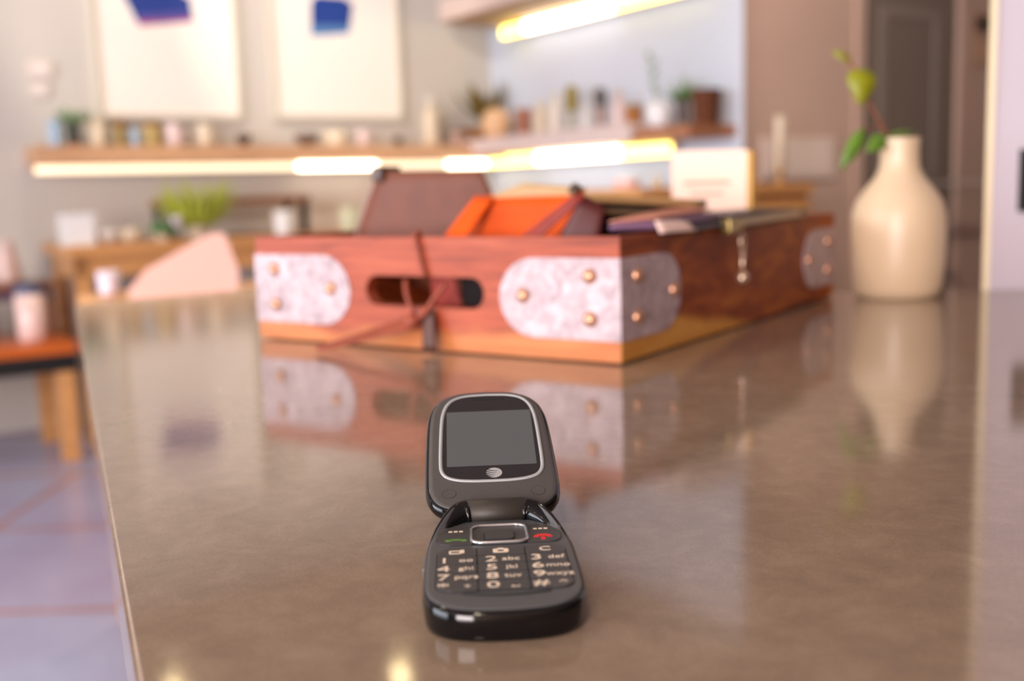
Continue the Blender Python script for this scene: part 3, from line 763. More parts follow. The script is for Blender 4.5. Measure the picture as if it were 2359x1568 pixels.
# ================================================================ VASE
M_vase = mat('vase_cream', (210, 186, 154), .38, vary=.03, scale=8)
VX, VY = .4562, 1.250
vs_ = thing('bottle_vase', 'cream ceramic bottle vase with a leafy sprig on the back of the counter', 'vase', (VX, VY, CT))
prof = [(0, 0), (.0425, 0), (.0460, .002), (.0500, .012), (.0525, .040), (.0534, .072), (.0526, .096), (.0480, .112), (.0385, .126), (.0280, .139), (.0232, .148), (.0218, .158), (.0216, .174), (.0226, .182), (.0224, .184), (.0196, .183), (.0184, .174), (.0184, .150), (.028, .130), (.043, .10), (.046, .04), (.042, .008), (0, .006)]
link('body', lathe(prof, 48), M_vase, vs_, True)

sp = thing('leaf_sprig', 'thin russet sprig with a few green leaves standing in the cream vase', 'plant', (VX, VY, CT))
def V(x, z, dy=0): return (x*.9615-VX, dy, (z-1.038)*.9615+.138)
stem = bez([(.010, .010, .03), (0, .004, .12), V(.4568, 1.0877), V(.4459, 1.1111), V(.4351, 1.1318), V(.427, 1.1523, -.004), V(.4163, 1.1704, -.004), V(.4030, 1.1850)], 6)
link('stem', tube(stem, [.0018]*20+[.0014]*(len(stem)-20), 8), M_stem, sp, True)
link('twig', tube(bez([V(.4500, 1.1020), V(.4400, 1.0990, -.006), V(.4270, 1.0970, -.010)], 6), .0011, 6), M_stem, sp, True)
link('twig', tube(bez([V(.4600, 1.0860), V(.4560, 1.0885, -.004), V(.4531, 1.0878, -.008)], 6), .0010, 6), M_stem, sp, True)
def lf(p, q, w_, m_, shape='oval', dy0=0, dy1=0, normal=(0, -1, .25)):
    a, b_ = Vector(V(*p, dy0)), Vector(V(*q, dy1))
    link('leaf', leaf(BM(), a, b_-a, (b_-a).length, w_, normal, .10, shape, 10), m_, sp, True)
lf((.4240, 1.1690), (.4215, 1.1235), .033, M_leafv, 'heart', -.003, -.010)
lf((.4150, 1.1745), (.3925, 1.1900), .011, M_leafv, 'oval', -.002, .006)
lf((.4270, 1.0985), (.3960, 1.0480), .0170, M_leafd, 'oval', -.010, -.016)
lf((.4545, 1.0885), (.4270, 1.0690), .0190, M_leafd, 'oval', -.008, -.018)
lf((.4610, 1.0880), (.4950, 1.0905), .0110, M_leafd, 'oval', 0, .006, (0, -.4, 1))

# ================================================================ SHELVES, LIGHTS ON THE FAR WALLS
def rbox_part(name, par, x0, x1, y0, y1, z0, z1, m_, bev=.003):
    return link(name, mbox(x0, x1, y0, y1, z0, z1, bev), m_, par)
# things on the left wall: local x runs along E1, local y points into the wall
def thL(name, label, cat, s, off, z=0, group=None): return thing(name, label, cat, onL(s, off, z), ANG, group)
def thR(name, label, cat, t_, off, z=0, group=None): return thing(name, label, cat, onR(t_, off, z), ANG-math.pi/2, group)   # local x along -E2
t = thL('floating_shelf', 'long light wood wall shelf under the two framed prints', 'shelf', -2.53, 0, 1.213)
rbox_part('board', t, 0, 2.50, -.26, 0, 0, .075, M_shelf)
SH = 1.288
t = thR('floating_shelf', 'wood shelf on the white wall, right of the room corner', 'shelf', 0.03, 0, 1.236)
rbox_part('board', t, 0, 1.92, -.28, 0, 0, .052, M_shelf2)
bm = mbox(.10, 1.60, -.305, -.02, 1.2885, 1.316, .003); box(bm, .10, 1.60, -.305, -.283, 1.238, 1.300, .003)
tag(link('display_board', bm, mat('board_pinkish_white', (232, 212, 206), .6, vary=.02)), 'long pinkish white board lying on the right shelf under the bottles', 'board')
o = bpy.data.objects['display_board']; o.location = onR(0, 0); o.rotation_euler = (0, 0, ANG-math.pi/2)
SR = 1.288; SRB = 1.316
M_rose = mat('shelf_rose_board', (222, 200, 188), .7, vary=.03)
t = thR('upper_shelf', 'pale upper shelf running above the white wall with a light strip beneath', 'shelf', .15, 0, 1.945)
rbox_part('board', t, 0, 1.90, -.42, 0, 0, .11, M_rose)
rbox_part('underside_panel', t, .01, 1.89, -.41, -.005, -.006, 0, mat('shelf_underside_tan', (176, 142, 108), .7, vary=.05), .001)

def led_bar(t, x0, x1, y, z0, z1, glints, col=(255, 236, 168), e=4.5, eh=14):
    hb = link('housing', mbox(x0-.01, x1+.01, y+.012, y+.022, z0, z1), M_shelf, t)
    cuts = [x0]; 
    for a, b_ in glints: cuts += [a, b_]
    cuts.append(x1)
    for i, (a, b_) in enumerate(zip(cuts, cuts[1:])):
        if b_-a < .01: continue
        k = i % 2 == 1  # brighter pieces paint ceiling spot reflections as extra glow
        mt = mat('led_glow_hot_%d' % eh if k else 'led_glow_%d' % int(e*10), (255, 244, 214) if k else col, .6, emit=eh if k else e)
        link('diffuser', lathe([(0, 0), (.5, 0), (.5, 1), (0, 1)], 4) if False else mbox(a, b_, y-.012, y+.012, z0+.004, z1-.004, .004), mt, t)
t = thL('light_strip', 'glowing warm light strip under the long left shelf', 'light', 0, 0)
led_bar(t, -2.50, -.06, -.07, 1.170, 1.210, [(-1.25, -.80), (-.36, -.10)], (255, 240, 206), 1.5, 9)
t = thR('light_strip', 'glowing yellow light strip under the right-hand shelf', 'light', 0, 0)
led_bar(t, .08, 1.60, -.07, 1.170, 1.232, [(.55, 1.25)], (255, 238, 130), 4.0, 10)
t = thR('light_strip', 'slanting yellow light strip under the upper shelf', 'light', 0, 0)
led_bar(t, .23, 1.85, -.06, 1.868, 1.930, [(.45, 1.2)], (255, 238, 120), 5.0, 10)

# framed prints
M_frame = mat('frame_pale_grey', (214, 206, 188), .6, vary=.03)
def printer(s0, s1, z0, z1, label, art):
    t = thL('framed_print', label, 'picture', s0, 0, z0, 'framed prints on the far wall')
    W_, H_ = s1-s0, z1-z0
    bm = BM(); f = .022
    for (a, b_, c, d_) in ((0, W_, 0, f), (0, W_, H_-f, H_), (0, f, f, H_-f), (W_-f, W_, f, H_-f)): box(bm, a, b_, -.035, 0, c, d_, .002)
    link('frame', bm, M_frame, t)
    link('sheet', mbox(f, W_-f, -.020, -.008, f, H_-f), M_offw, t)
    for i, (poly, colr) in enumerate(art):
        bm = BM(); A = [bm.verts.new((x, -.0215-.0004*i, z)) for x, z in poly]; B_ = [bm.verts.new((x, -.0199, z)) for x, z in poly]
        bm.faces.new(A); bm.faces.new(B_[::-1]); n = len(A)
        for k in range(n): bm.faces.new((A[k], A[(k+1) % n], B_[(k+1) % n], B_[k]))
        link('printed_shape', bm, mat('print_ink_%02x%02x%02x' % colr, colr, .8, vary=.05), t)
pz = 1.424
printer(-2.20, -1.505, pz, 2.29, 'left framed print, blue shape with a red lower edge on white', [
    ([(.155, .575), (.225, .432), (.480, .468), (.470, .575), (.40, .60), (.20, .60)], (38, 62, 140)),
    ([(.195, .480), (.225, .432), (.480, .468), (.478, .510), (.35, .500)], (92, 84, 158)),
    ([(.213, .452), (.225, .432), (.480, .468), (.480, .482), (.35, .462)], (196, 92, 128))])
printer(-1.335, -.595, pz+.006, 2.33, 'right framed print, darker blue shape with pale blue foot', [
    ([(.235, .600), (.225, .425), (.440, .450), (.470, .600), (.42, .63), (.27, .63)], (28, 62, 142)),
    ([(.228, .480), (.225, .425), (.440, .450), (.447, .490)], (86, 128, 180))])
# switch and thermostat
for (n_, s_, z_, w_, h_, lb) in (('thermostat', -2.43, 1.643, .10, .075, 'small white thermostat on the wall left of the prints'), ('light_switch', -2.44, 1.550, .075, .06, 'small white wall switch plate below the thermostat')):
    t = thL(n_, lb, 'switch' if 'switch' in n_ else 'thermostat', s_, 0, z_)
    rbox_part('cover', t, -w_/2, w_/2, -.02, 0, -h_/2, h_/2, mat('plastic_offwhite', (226, 212, 202), .5, vary=.02))
    rbox_part('button', t, -w_/6, w_/6, -.024, -.018, -h_/5, h_/5, M_white, .001)

# ---- small things on shelves and tables
def mug(t, r, h, m_, handle=True, th=.004):
    link('cup', lathe([(0, 0), (r*.82, 0), (r*.9, .003), (r*.98, h*.35), (r, h*.92), (r, h), (r-th, h), (r-th*1.3, h*.4), (r*.75, .008), (0, .007)], 26), m_, t, True)
    if handle: link('handle', tube(bez([(r*.95, 0, h*.78), (r*1.45, 0, h*.76), (r*1.55, 0, h*.5), (r*1.35, 0, h*.26), (r*.94, 0, h*.22)], 5), .0045, 8), m_, t, True)
def tumbler(t, r, h, m_):
    link('cup', lathe([(0, 0), (r*.8, 0), (r*.86, .004), (r, h), (r-.004, h), (r*.8, .01), (0, .009)], 26), m_, t, True)
def bottle(t, r, h, m_, capm=None, neck=.38, sh=.62):
    link('body', lathe([(0, 0), (r*.92, 0), (r, .006), (r, h*sh), (r*.85, h*(sh+.08)), (r*neck, h*(sh+.17)), (r*neck, h*.94), (r*neck*1.15, h*.95), (r*neck*1.15, h*.965), (0, h*.965)], 26), m_, t, True)
    link('cap', lathe([(r*neck*1.2, 0), (r*neck*1.25, .002), (r*neck*1.25, h*.07), (r*neck, h*.08), (0, h*.08)], 20, at=(0, 0, h*.92)), capm or m_, t, True)
def jar(t, r, h, m_, lidm):
    link('body', lathe([(0, 0), (r*.93, 0), (r, .006), (r, h*.78), (r*.88, h*.86), (r*.88, h*.88), (0, h*.88)], 26), m_, t, True)
    link('lid', lathe([(r*.9, 0), (r*.94, .002), (r*.94, h*.13), (r*.8, h*.14), (0, h*.14)], 22, at=(0, 0, h*.86)), lidm, t, True)
def bowl(t, r, h, m_):
    link('bowl', lathe([(0, 0), (r*.4, 0), (r*.45, .006), (r*.8, h*.35), (r, h), (r-.005, h), (r*.72, h*.38), (0, .012)], 28), m_, t, True)
def pot(t, r, h, m_, r0=.72):
    link('pot', lathe([(0, 0), (r*r0, 0), (r*r0+.002, .003), (r*.95, h*.82), (r*1.04, h*.84), (r*1.04, h), (r*.9, h), (r*.86, h*.85), (0, h*.82)], 26), m_, t, True)
    link('soil', lathe([(0, h*.84), (r*.88, h*.85), (r*.88, h*.88), (r*.4, h*.90), (0, h*.91)], 20), M_soil, t, True)
def sprout(t, z, n, ln, wd, m_, lean=.6, seed=1, spread=.02, name='foliage', upmin=.4):
    rnd = random.Random(seed); bm = BM()
    for i in range(n):
        a = rnd.uniform(0, 2*math.pi); rr_ = spread*math.sqrt(rnd.random()); lz = rnd.uniform(upmin, 1.0)
        d_ = Vector((math.cos(a)*lean*rnd.uniform(.3, 1), math.sin(a)*lean*rnd.uniform(.3, 1), lz))
        leaf(bm, (math.cos(a)*rr_, math.sin(a)*rr_, z+rnd.uniform(-.005, .01)), d_, ln*rnd.uniform(.65, 1.1), wd*rnd.uniform(.7, 1.15), (math.cos(a)*-.4, math.sin(a)*-.4, .8), -.12, 'oval', 6)
    link(name, bm, m_, t, True)

SG = 'crockery and plants on the long left shelf'
def Lth(name, label, cat, s, off=.13, z=SH): return thL(name, label, cat, s, off, z, SG)
K = 1.0
t = Lth('tall_cup', 'tall pale blue cup at the left end of the long shelf', 'cup', -2.366-.05); tumbler(t, .030, .118, M_blue)
t = Lth('potted_plant', 'small dark pot with soft green foliage near the shelf left end', 'plant', -2.315-.03, .16); pot(t, .034, .105, mat('pot_dark_green', (74, 82, 72), .5)); link('saucer', lathe([(0, -.0), (.036, 0), (.040, .012), (.034, .012), (0, .006)], 20), M_terra, t, True); sprout(t, .10, 36, .085, .030, M_sage, 1.0, 3)
sprout(t, .10, 14, .055, .026, M_green, .8, 5)
t = Lth('white_cup', 'off-white tall cup right of the dark plant pot', 'cup', -2.235); tumbler(t, .036, .125, M_cream)
t = Lth('glass_jar', 'olive glass jar with lid, left of the pale blue beaker', 'jar', -2.135); jar(t, .031, .118, M_olive, M_brown)
t = Lth('beaker', 'small pale blue beaker between two olive jars', 'cup', -2.066, .12); tumbler(t, .023, .085, M_blue)
t = Lth('glass_jar', 'wider olive jar right of the pale blue beaker', 'jar', -1.985); jar(t, .042, .115, mat('olive_light', (172, 146, 84), .3), M_brown)
t = Lth('mug', 'pinkish white mug, left of the pair under the left print', 'mug', -1.885); mug(t, .038, .108, M_pinkw)
t = Lth('mug', 'cream mug, right of the pair under the left print', 'mug', -1.735); mug(t, .038, .108, M_cream)
t = Lth('small_bowl', 'small dark brown bowl below the right corner of the left print', 'bowl', -1.545); bowl(t, .040, .058, M_dark)
t = Lth('small_bowl', 'dark brown wider bowl under the left corner of the right print', 'bowl', -1.215); bowl(t, .064, .062, mat('bowl_umber', (98, 74, 62), .4))
t = Lth('stacked_cup', 'wide cream cup under the middle of the right print', 'cup', -1.055); tumbler(t, .062, .080, M_cream)
t = Lth('mug', 'small white mug under the right half of the right print', 'mug', -.895); mug(t, .034, .085, M_pinkw)
t = Lth('small_dish', 'tiny dark dish right of the small white mug', 'dish', -.690); bowl(t, .026, .048, M_dark)
t = Lth('tall_bottle', 'tall white bottle on the long shelf right of the right print', 'bottle', -.485); bottle(t, .046, .262, M_cream, M_white)
t = Lth('jar', 'squat pinkish jar near the corner end of the long shelf', 'jar', -.330, .15); jar(t, .044, .085, mat('jar_mauve', (176, 146, 132), .4), M_brown)
t = Lth('wooden_bowl', 'dark amber wooden bowl in the corner of the long shelf', 'bowl', -.200, .14); bowl(t, .072, .095, mat('amber_wood', (140, 88, 24), .4, vary=.2))

RG = 'bottles, pots and plants on the right shelf'
def Rth(name, label, cat, s, off=.14, z=SRB): return thR(name, label, cat, s, off, z, RG)
t = Rth('tall_vase', 'tall dark olive vase with brown leaves in the room corner', 'vase', .170, .15, SRB)
bottle(t, .034, .17, mat('vase_dark_mauve', (98, 78, 72), .4), None, .5); sprout(t, .10, 34, .235, .030, mat('leaf_bronze', (112, 92, 22), .5, vary=.35), .42, 8, .03)
t = Rth('round_pot', 'round peach pot at the corner end of the right shelf', 'pot', .335, .19)
link('pot', lathe([(0, 0), (.045, 0), (.062, .012), (.082, .055), (.084, .09), (.072, .128), (.052, .150), (.050, .158), (.044, .158), (.046, .148), (.07, .10), (.06, .02), (0, .01)], 30), M_peach, t, True)
t = Rth('brown_pot', 'brown cylindrical pot right of the round peach pot', 'pot', .530); pot(t, .042, .145, mat('pot_brown_rose', (176, 118, 92), .5), .9)
t = Rth('bottle', 'off-white squat bottle, leftmost of the pale bottles on the right shelf', 'bottle', .680); bottle(t, .037, .185, M_cream, M_white, .45)
t = Rth('bottle', 'taller white bottle second of the pale bottles on the right shelf', 'bottle', .815); bottle(t, .037, .210, mat('milk_glass', (238, 226, 212), .3), M_cream, .4)
t = Rth('bottle', 'bottle with olive yellow top on the right shelf', 'bottle', .955); bottle(t, .026, .190, mat('bottle_mist', (190, 184, 170), .3), M_olive, .62, .5); link('stopper', lathe([(0, .10), (.029, .105), (.034, .14), (.033, .19), (.022, .225), (0, .23)], 22), mat('stopper_olive', (150, 130, 34), .4), t, True)
t = Rth('tumbler', 'small white tumbler between the olive and the dark topped bottles', 'cup', 1.07); tumbler(t, .028, .120, M_white)
t = Rth('bottle', 'bottle with dark grey top in the middle of the right shelf', 'bottle', 1.185); bottle(t, .028, .165, mat('bottle_rose_grey', (176, 148, 142), .3), mat('cap_charcoal', (86, 78, 74), .5), .62, .5); link('stopper', lathe([(0, .10), (.024, .105), (.031, .13), (.029, .175), (.016, .195), (0, .198)], 22), mat('cap_charcoal', (86, 78, 74), .5), t, True)
t = Rth('bottle', 'pale pink bottle right of the dark topped bottle', 'bottle', 1.325); bottle(t, .036, .165, M_pinkw, M_peach, .4)
t = Rth('small_box', 'small orange brown box left of the glossy white pot', 'box', 1.47, .17)
link('box', mbox(-.030, .030, -.025, .025, 0, .078, .003), mat('box_amber', (178, 116, 58), .6), t); link('lid', mbox(-.032, .032, -.027, .027, .078, .092, .003), M_ltan, t)
t = Rth('potted_plant', 'glossy round white pot with a tall thin green plant', 'plant', 1.69, .21, SR)
link('pot', lathe([(0, 0), (.030, 0), (.048, .012), (.060, .05), (.058, .085), (.044, .112), (.040, .112), (.050, .08), (.045, .02), (0, .012)], 30), mat('pot_glossy_white', (255, 252, 252), .12), t, True)
link('stem', tube(bez([(-.012, 0, .09), (-.03, 0, .16), (-.045, 0, .23), (-.055, 0, .31)], 5), .003, 6), M_sage, t, True)
bm = BM()
for i in range(11):
    zz = .14+.017*i; a = i*2.4
    leaf(bm, (-.022-.0035*i, 0, zz), (math.cos(a), math.sin(a), .7), .045, .020, (0, 0, 1), -.1, 'oval', 5)
link('leaves', bm, M_sage, t, True)
t = Rth('potted_plant', 'narrow grey pot with low green foliage on the right shelf', 'plant', 1.738, .12, SR); pot(t, .032, .115, mat('pot_slate', (122, 108, 104), .5)); sprout(t, .11, 26, .085, .024, M_green, 1.0, 12); sprout(t, .11, 8, .13, .02, M_sage, .4, 14)
t = Rth('woven_basket', 'dark brown basket at the right end of the right shelf', 'basket', 1.888, .12, SR)
bm = BM()
for i in range(9): lathe([(.0001, .016*i), (.050+.0012*i, .016*i), (.056+.0012*i, .016*i+.008), (.050+.0012*i, .016*(i+1)), (.0001, .016*(i+1))], 24, bm)
link('basket', bm, mat('basket_umber', (112, 62, 34), .7, vary=.25, scale=60), t, True)
link('rim', tube([(.061*math.cos(a*math.pi/12), .061*math.sin(a*math.pi/12), .146) for a in range(25)], .006, 6), mat('basket_rim', (78, 50, 34), .7), t, True)

# plaque and small sign on the taupe wall
t = thing('wall_plaque', 'pale blank rectangular plaque on the taupe wall left of the door', 'plaque', onB(.335, 0, 1.140), ANG)
rbox_part('panel', t, -.235, .235, -.018, 0, -.093, .093, M_sign); rbox_part('inner_panel', t, -.205, .205, -.021, -.017, -.068, .068, mat('plaque_inner', (214, 192, 180), .7, vary=.02), .001)
t = thing('door_sign', 'small sign with dark mark right of the dark door', 'sign', onB(1.72, 0, 1.735), ANG)
rbox_part('backing', t, -.105, .11, -.008, 0, -.15, .12, mat('sign_backing_taupe', (176, 140, 118), .7, vary=.02), .002)
bm = BM(); box(bm, -.085, -.055, -.011, -.007, .025, .105); box(bm, -.055, -.02, -.011, -.007, .045, .085); box(bm, -.02, .02, -.011, -.007, .025, .105); box(bm, .03, .06, -.011, -.007, .03, .10)
link('dark_mark', bm, mat('sign_dark', (54, 40, 34), .7), t)
bm = lathe([(0, 0), (.055, 0), (.055, .003), (0, .003)], 24); bmesh.ops.rotate(bm, verts=bm.verts[:], matrix=Matrix.Rotation(R(90), 3, 'X')); bmesh.ops.translate(bm, verts=bm.verts[:], vec=(0, -.008, -.07))
link('round_mark', bm, mat('sign_peach', (192, 150, 122), .7), t)

# ================================================================ FURNITURE BEHIND THE COUNTER
def table(t, x0, x1, y0, y1, z, th, ap, m_, legm, lw=.05, inset=.03, frame=None, apz=.09):
    link('tabletop', mbox(x0, x1, y0, y1, z-th, z, .004), m_, t)
    if ap:
        bm = BM(); a0, a1, b0, b1 = x0+inset, x1-inset, y0+inset, y1-inset
        box(bm, a0, a1, b0, b0+.02, z-th-apz, z-th); box(bm, a0, a1, b1-.02, b1, z-th-apz, z-th); box(bm, a0, a0+.02, b0, b1, z-th-apz, z-th); box(bm, a1-.02, a1, b0, b1, z-th-apz, z-th)
        link('apron', bm, frame or m_, t)
    for x in (x0+inset, x1-inset-lw):
        for y in (y0+inset, y1-inset-lw): link('leg', mbox(x, x+lw, y, y+lw, 0, z-th-(0), .002), legm, t)
# long honey console along the left wall
t = thL('console_table', 'long honey-coloured wooden table against the far wall under the prints', 'table', 0, 0)
table(t, -2.50, -.55, -.62, -.04, .86, .045, True, M_oak, M_oak, .06)
CTOP = .86
# riser bench on it
t = thL('riser', 'low brown wooden riser with black legs standing on the honey table', 'riser', -2.03, .28, CTOP)
link('top', mbox(0, .70, -.13, .13, .150, .180, .004), M_brown, t)
for x in (.01, .66):
    for y in (-.12, .09): link('leg', mbox(x, x+.03, y, y+.03, 0, .150), M_steel, t)
CG = 'cups and boxes on the honey table'
def Cth(name, label, cat, s, off=.45, z=CTOP): return thL(name, label, cat, s, off, z, CG)
t = Cth('white_box', 'bright white square box on the left end of the honey table', 'box', -2.44, .52)
rbox_part('box', t, -.062, .062, -.06, .06, 0, .112, M_white); rbox_part('lid', t, -.066, .066, -.064, .064, .112, .132, M_white)
for i, (s_, lb) in enumerate(((-2.315, 'low white bowl right of the white box, nearer it'), (-2.215, 'low cream bowl further right of the white box'))):
    t = Cth('low_bowl', lb, 'bowl', s_, .5); bowl(t, .052, .058, M_white if i == 0 else M_cream)
t = Cth('white_cup', 'white cup in front of the brown riser right end', 'cup', -1.535, .56); tumbler(t, .046, .115, M_white)
t = Cth('cup', 'pale greenish cup right of the brown riser', 'cup', -1.20, .56); tumbler(t, .046, .118, mat('pale_green_glaze', (214, 212, 176), .3))
t = Cth('jar', 'small brown jar beside the leather folio on the honey table', 'jar', -1.04, .5); jar(t, .045, .105, mat('jar_tan', (170, 128, 76), .4), M_brown)
# bench, low, lower left
t = thL('low_bench', 'low orange teak bench on a black steel frame, lower left', 'bench', -2.535, .80)
link('top', mbox(-1.3, 0, 0, .55, .442, .488, .004), M_teak, t)
bm = BM(); box(bm, -1.3, 0, 0, .03, .372, .442); box(bm, -1.3, 0, .52, .55, .372, .442); box(bm, -.03, 0, .03, .52, .372, .442); box(bm, -1.3, -1.27, .03, .52, .372, .442)
link('steel_frame', bm, M_steel, t)
for x in (-1.29, -.10):
    for y in (.005, .45): link('leg', mbox(x+.02, x+.085, y, y+.065, 0, .372, .002), M_oak, t)
BG = 'vases and boxes on the low bench'
def Bth(name, label, cat, s, off, z=.488): return thL(name, label, cat, s, off, z, BG)
t = Bth('red_box', 'dark red wooden box on the low bench, lower left', 'box', -3.00, .42)
rbox_part('box', t, -.22, .16, -.12, .12, 0, .125, mat('box_dark_red', (142, 58, 24), .45, vary=.15)); rbox_part('lid', t, -.225, .165, -.125, .125, .125, .15, mat('box_lid_amber', (168, 116, 56), .45, vary=.15))
t = Bth('glass_ornament', 'shiny pale glass ball on the dark red box', 'ornament', -3.04, .42, .638)
link('ball', lathe([(0, 0), (.018, .002), (.036, .018), (.042, .042), (.036, .066), (.018, .082), (0, .084)], 26), mat('glass_pearl', (238, 236, 252), .08), t, True)
t = Bth('peach_vase', 'wide peach vase on the dark red box beside the glass ball', 'vase', -2.90, .42, .638)
link('body', lathe([(0, 0), (.045, 0), (.070, .03), (.072, .06), (.05, .10), (.042, .13), (.05, .14), (.044, .14), (.035, .12), (0, .02)], 28), mat('vase_blush', (226, 196, 176), .4), t, True)
t = Bth('candle_glass', 'tall pinkish candle glass with navy lid on the low bench', 'candle', -2.66, .60)
link('glass', lathe([(0, 0), (.050, 0), (.056, .008), (.058, .19), (.052, .19), (.05, .02), (0, .02)], 28), mat('glass_blush', (236, 204, 196), .2, vary=.04), t, True)
link('lid', lathe([(.0585, .0), (.0585, .03), (.05, .04), (0, .042)], 26, at=(0, 0, .19)), mat('lid_navy', (70, 78, 108), .4), t, True)
t = Bth('wooden_stand', 'dark brown display stand behind the candle glass on the low bench', 'stand', -2.66, .38)
rbox_part('shelf_top', t, -.15, .12, -.10, .10, .20, .225, M_brown); rbox_part('cloth', t, -.14, .11, -.105, .09, .155, .20, mat('cloth_plum', (84, 62, 78), .9))
for x in (-.14, .09): rbox_part('side', t, x, x+.025, -.09, .09, 0, .155, M_brown)
t = Bth('blush_vase', 'tapering blush vase standing on the dark brown display stand', 'vase', -2.70, .38, .713)
link('body', lathe([(0, 0), (.050, 0), (.055, .02), (.042, .10), (.030, .16), (.034, .175), (.028, .175), (.02, .15), (0, .02)], 26), mat('vase_rose', (214, 184, 174), .4), t, True)

# small side table right behind the counter
t = thing('side_table', 'small honey wooden side table just behind the counter, under the pink card', 'table', (-.62, 2.55, 0), ANG)
table(t, -.35, .35, -.25, .25, .82, .03, True, M_oak, M_oak, .04)
T2 = .82
t = thing('pink_card', 'pale pink blank card tilted against a holder behind the counter edge', 'card', (-.707, 2.30, T2), 0)
bm = BM(); cp = [(-.120, 0), (.115, 0), (.118, .060), (.088, .142), (.062, .146), (.010, .120), (-.085, .070), (-.122, .028)]
A = [bm.verts.new((x, z*.22, z)) for x, z in cp]; B_ = [bm.verts.new((x, z*.22+.002, z)) for x, z in cp]
bm.faces.new(A); bm.faces.new(B_[::-1])
for k in range(len(A)): bm.faces.new((A[k], A[(k+1) % len(A)], B_[(k+1) % len(A)], B_[k]))
link('card', bm, M_pcard, t); link('easel', mbox(-.03, .03, .034, .060, 0, .09, .002), M_oak, t)
t = thing('white_cup', 'small lilac white cup on the side table left of the pink card', 'cup', (-.955, 2.53, T2)); tumbler(t, .027, .056, mat('lilac_glaze', (226, 212, 224), .3))
t = thL('potted_plant', 'bushy lime green plant in front of the brown riser, behind the pink card', 'plant', -1.93, .545, .82)
t.location.z = CTOP
pot(t, .050, .060, M_cream); sprout(t, .05, 90, .235, .022, M_lime, .62, 21, .06)
t = thL('potted_plant', 'small dark green leafy plant left of the lime plant on the honey table', 'plant', -2.09, .55, CTOP)
pot(t, .040, .035, M_cream); sprout(t, .032, 28, .070, .036, mat('leaf_mid', (98, 146, 84), .5, vary=.15), 1.0, 31, .02, upmin=.2)
t = thL('white_flower', 'white blossom between the two plants behind the pink card', 'flower', -2.035, .585, CTOP)
link('stem', tube([(0, 0, .0), (0, 0, .06)], .003, 6), M_green, t)
bm = BM()
for i in range(9):
    a = i*2*math.pi/9; leaf(bm, (0, 0, .058), (math.cos(a)*.7, math.sin(a)*.7, .9), .060, .036, (math.cos(a)*-.5, math.sin(a)*-.5, .6), .15, 'oval', 6)
link('petals', bm, mat('petal_white', (240, 226, 230), .5), t, True); link('foot', lathe([(0, 0), (.016, 0), (.014, .006), (0, .008)], 14), M_terra, t)

# low cabinet on the right, behind the crate
t = thing('wood_cabinet', 'brown wooden cabinet behind the crate, near the taupe wall', 'cabinet', (.70, 4.08, 0), ANG)
link('body', mbox(-.42, .42, -.20, .20, .05, .995, .003), M_brown, t); link('top', mbox(-.44, .44, -.215, .205, .995, 1.03, .004), M_oak, t)
for x in (-.41, .005): 
    dr = link('door', mbox(x, x+.405, -.218, -.20, .08, .97, .003), M_oak, t); link('handle', mbox(x+(.36 if x < 0 else .03), x+(.375 if x < 0 else .045), -.235, -.216, .5, .62, .002), M_steel, dr)
link('plinth', mbox(-.40, .40, -.18, .18, 0, .05), M_steel, t)
KG = 'small objects on the brown cabinet'
def Kth(name, label, cat, x, y, z=1.03):
    p = Vector((.70, 4.08, 0))+E1*x+E2*y; return thing(name, label, cat, (p.x, p.y, z), ANG, KG)
t = Kth('round_tin', 'shiny white and pink round tin behind the brown wallet zips', 'tin', -.295, .03); link('body', lathe([(0, 0), (.042, 0), (.048, .006), (.048, .030), (.04, .040), (0, .042)], 26), M_white, t, True); link('band', lathe([(.0485, .008), (.0492, .01), (.0492, .026), (.0485, .028)], 26), mat('band_pink', (238, 182, 182), .3), t, True)
t = Kth('small_cup', 'tiny cream cup right of the round tin on the cabinet', 'cup', -.155, .02); tumbler(t, .021, .036, M_cream)
t = Kth('white_dish', 'white dish on the cabinet right of the cream card', 'dish', .315, .0); link('dish', lathe([(0, 0), (.03, 0), (.048, .022), (.05, .026), (.044, .026), (.02, .008), (0, .008)], 24), M_white, t, True)
t = Kth('taper_candle', 'tall cream candle in a thin brass holder beside the plaque', 'candle', .395, -.08)
link('holder', lathe([(0, 0), (.030, 0), (.032, .006), (.008, .012), (.007, .035), (.022, .045), (.024, .055), (0, .055)], 20), M_gold, t, True); link('wax', lathe([(0, .05), (.021, .05), (.0205, .255), (.018, .262), (0, .263)], 20), M_cream, t, True)
link('wick', tube([(0, 0, .262), (.002, 0, .274)], .0012, 5), M_steel, t)

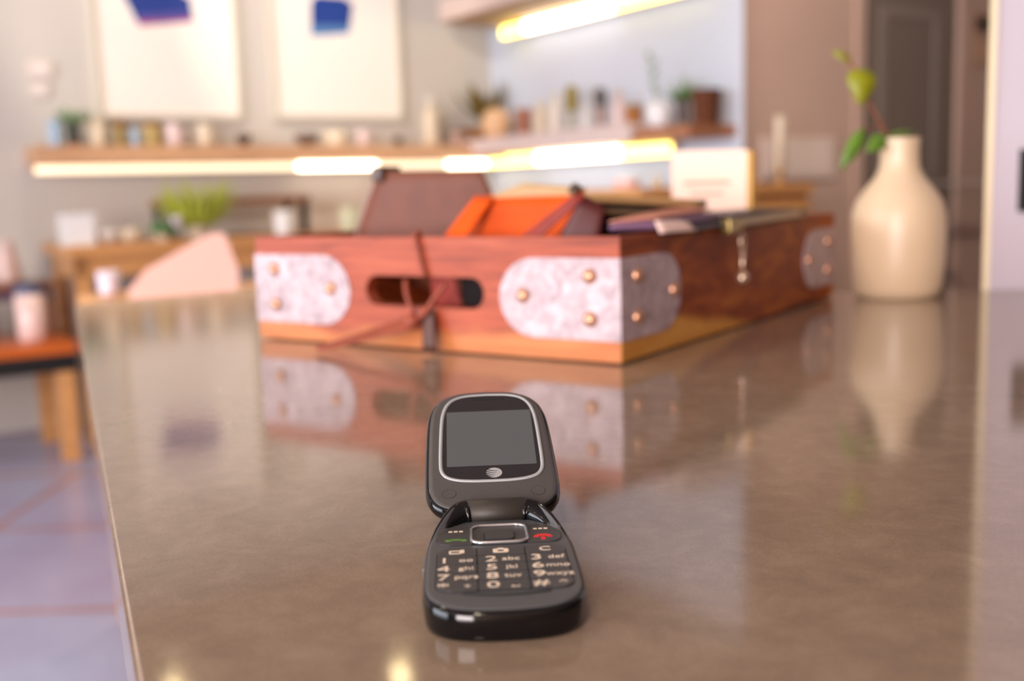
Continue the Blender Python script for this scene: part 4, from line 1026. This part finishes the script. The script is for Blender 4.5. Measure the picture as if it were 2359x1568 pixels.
# ================================================================ CEILING SPOTS (warm, small; some added to brighten the taupe wall)
M_spot = mat('spot_lens', (255, 226, 170), .5, emit=75)
sp0 = None
for i, (x, y) in enumerate([(-.49, 4.06), (-1.37, 3.96), (-.95, 3.1), (.15, 3.0), (1.3, 3.2), (2.1, 3.6), (-.8, 1.4), (.9, 1.6), (-2.3, 2.0), (-2.2, 1.2), (-2.1, .4), (-2.0, -.4), (-1.7, -1.3), (-1.2, -2.2), (1.0, -2.4), (1.5, -2.1), (-.3, -.6)]):
    if sp0 is None:
        t = thing('ceiling_spot', 'x', 'light', (x, y, CEIL), 0, 'warm ceiling spotlights')
        link('can', lathe([(0, 0), (.05, 0), (.052, -.11), (.044, -.115), (.044, -.095), (0, -.09)], 24), M_steel, t, True)
        link('lens', lathe([(0, -.098), (.040, -.098), (.036, -.106), (0, -.108)], 20), M_spot, t, True)
        sp0 = t
    else:
        t = sp0.copy(); COL.objects.link(t)
        for ch in list(sp0.children):
            c = ch.copy(); COL.objects.link(c); c.parent = t
        t.location = (x, y, CEIL)
    t['label'] = 'small black ceiling spotlight with a warm lens above the shop floor'
    l = bpy.data.lights.new('spot_glow', 'SPOT'); l.energy = 26; l.spot_size = R(110); l.spot_blend = .8; l.color = (1, .84, .62); l.shadow_soft_size = .04
    lo_ = bpy.data.objects.new('spot_glow', l); COL.objects.link(lo_); lo_.location = (x, y, CEIL-.12)

# two gallery spots aimed at the prints, one more added to brighten the taupe wall
for (x, y, tx, ty, tz, e) in ((-1.75, 3.3, -1.62, 5.28, 1.85, 75), (-.95, 3.75, -.85, 5.79, 1.85, 75), (1.2, 2.9, 1.9, 5.2, 1.4, 110)):
    t = thing('gallery_spot', 'black ceiling gallery spot aimed at the '+('left print' if x < -1.5 else 'right print' if x < 0 else 'taupe wall'), 'light', (x, y, CEIL), 0)
    d_ = (Vector((tx, ty, tz))-Vector((x, y, CEIL-.16))).normalized(); q = d_.to_track_quat('-Z', 'Y')
    link('stem', tube([(0, 0, 0), (0, 0, -.12)], .008, 8), M_steel, t)
    c_ = link('can', lathe([(0, .05), (.04, .045), (.045, -.06), (.038, -.06), (.036, 0), (0, .01)], 20), M_steel, t, True); c_.location = (0, 0, -.15); c_.rotation_mode = 'QUATERNION'; c_.rotation_quaternion = q
    l = bpy.data.lights.new('gallery_glow', 'SPOT'); l.energy = e; l.spot_size = R(52); l.spot_blend = .6; l.color = (1, .88, .74); l.shadow_soft_size = .03
    lo_ = bpy.data.objects.new('gallery_glow', l); COL.objects.link(lo_); lo_.location = Vector((x, y, CEIL-.15))+d_*.08
    lo_.rotation_mode = 'QUATERNION'; lo_.rotation_quaternion = q

t = thing('wall_frame', 'dark narrow frame on the white wall end, beside the counter edge', 'frame', (.655, 1.2870, 1.031), math.atan2(-.04, 1.023))
bm = BM()
for (a, b_, c, d_) in ((-.042, .042, -.037, -.029), (-.042, .042, .029, .037), (-.042, -.034, -.029, .029), (.034, .042, -.029, .029)): box(bm, a, b_, -.010, 0, c, d_, .001)
link('frame', bm, M_steel, t); link('picture', mbox(-.034, .034, -.005, 0, -.029, .029), mat('print_plum', (70, 52, 66), .7), t)
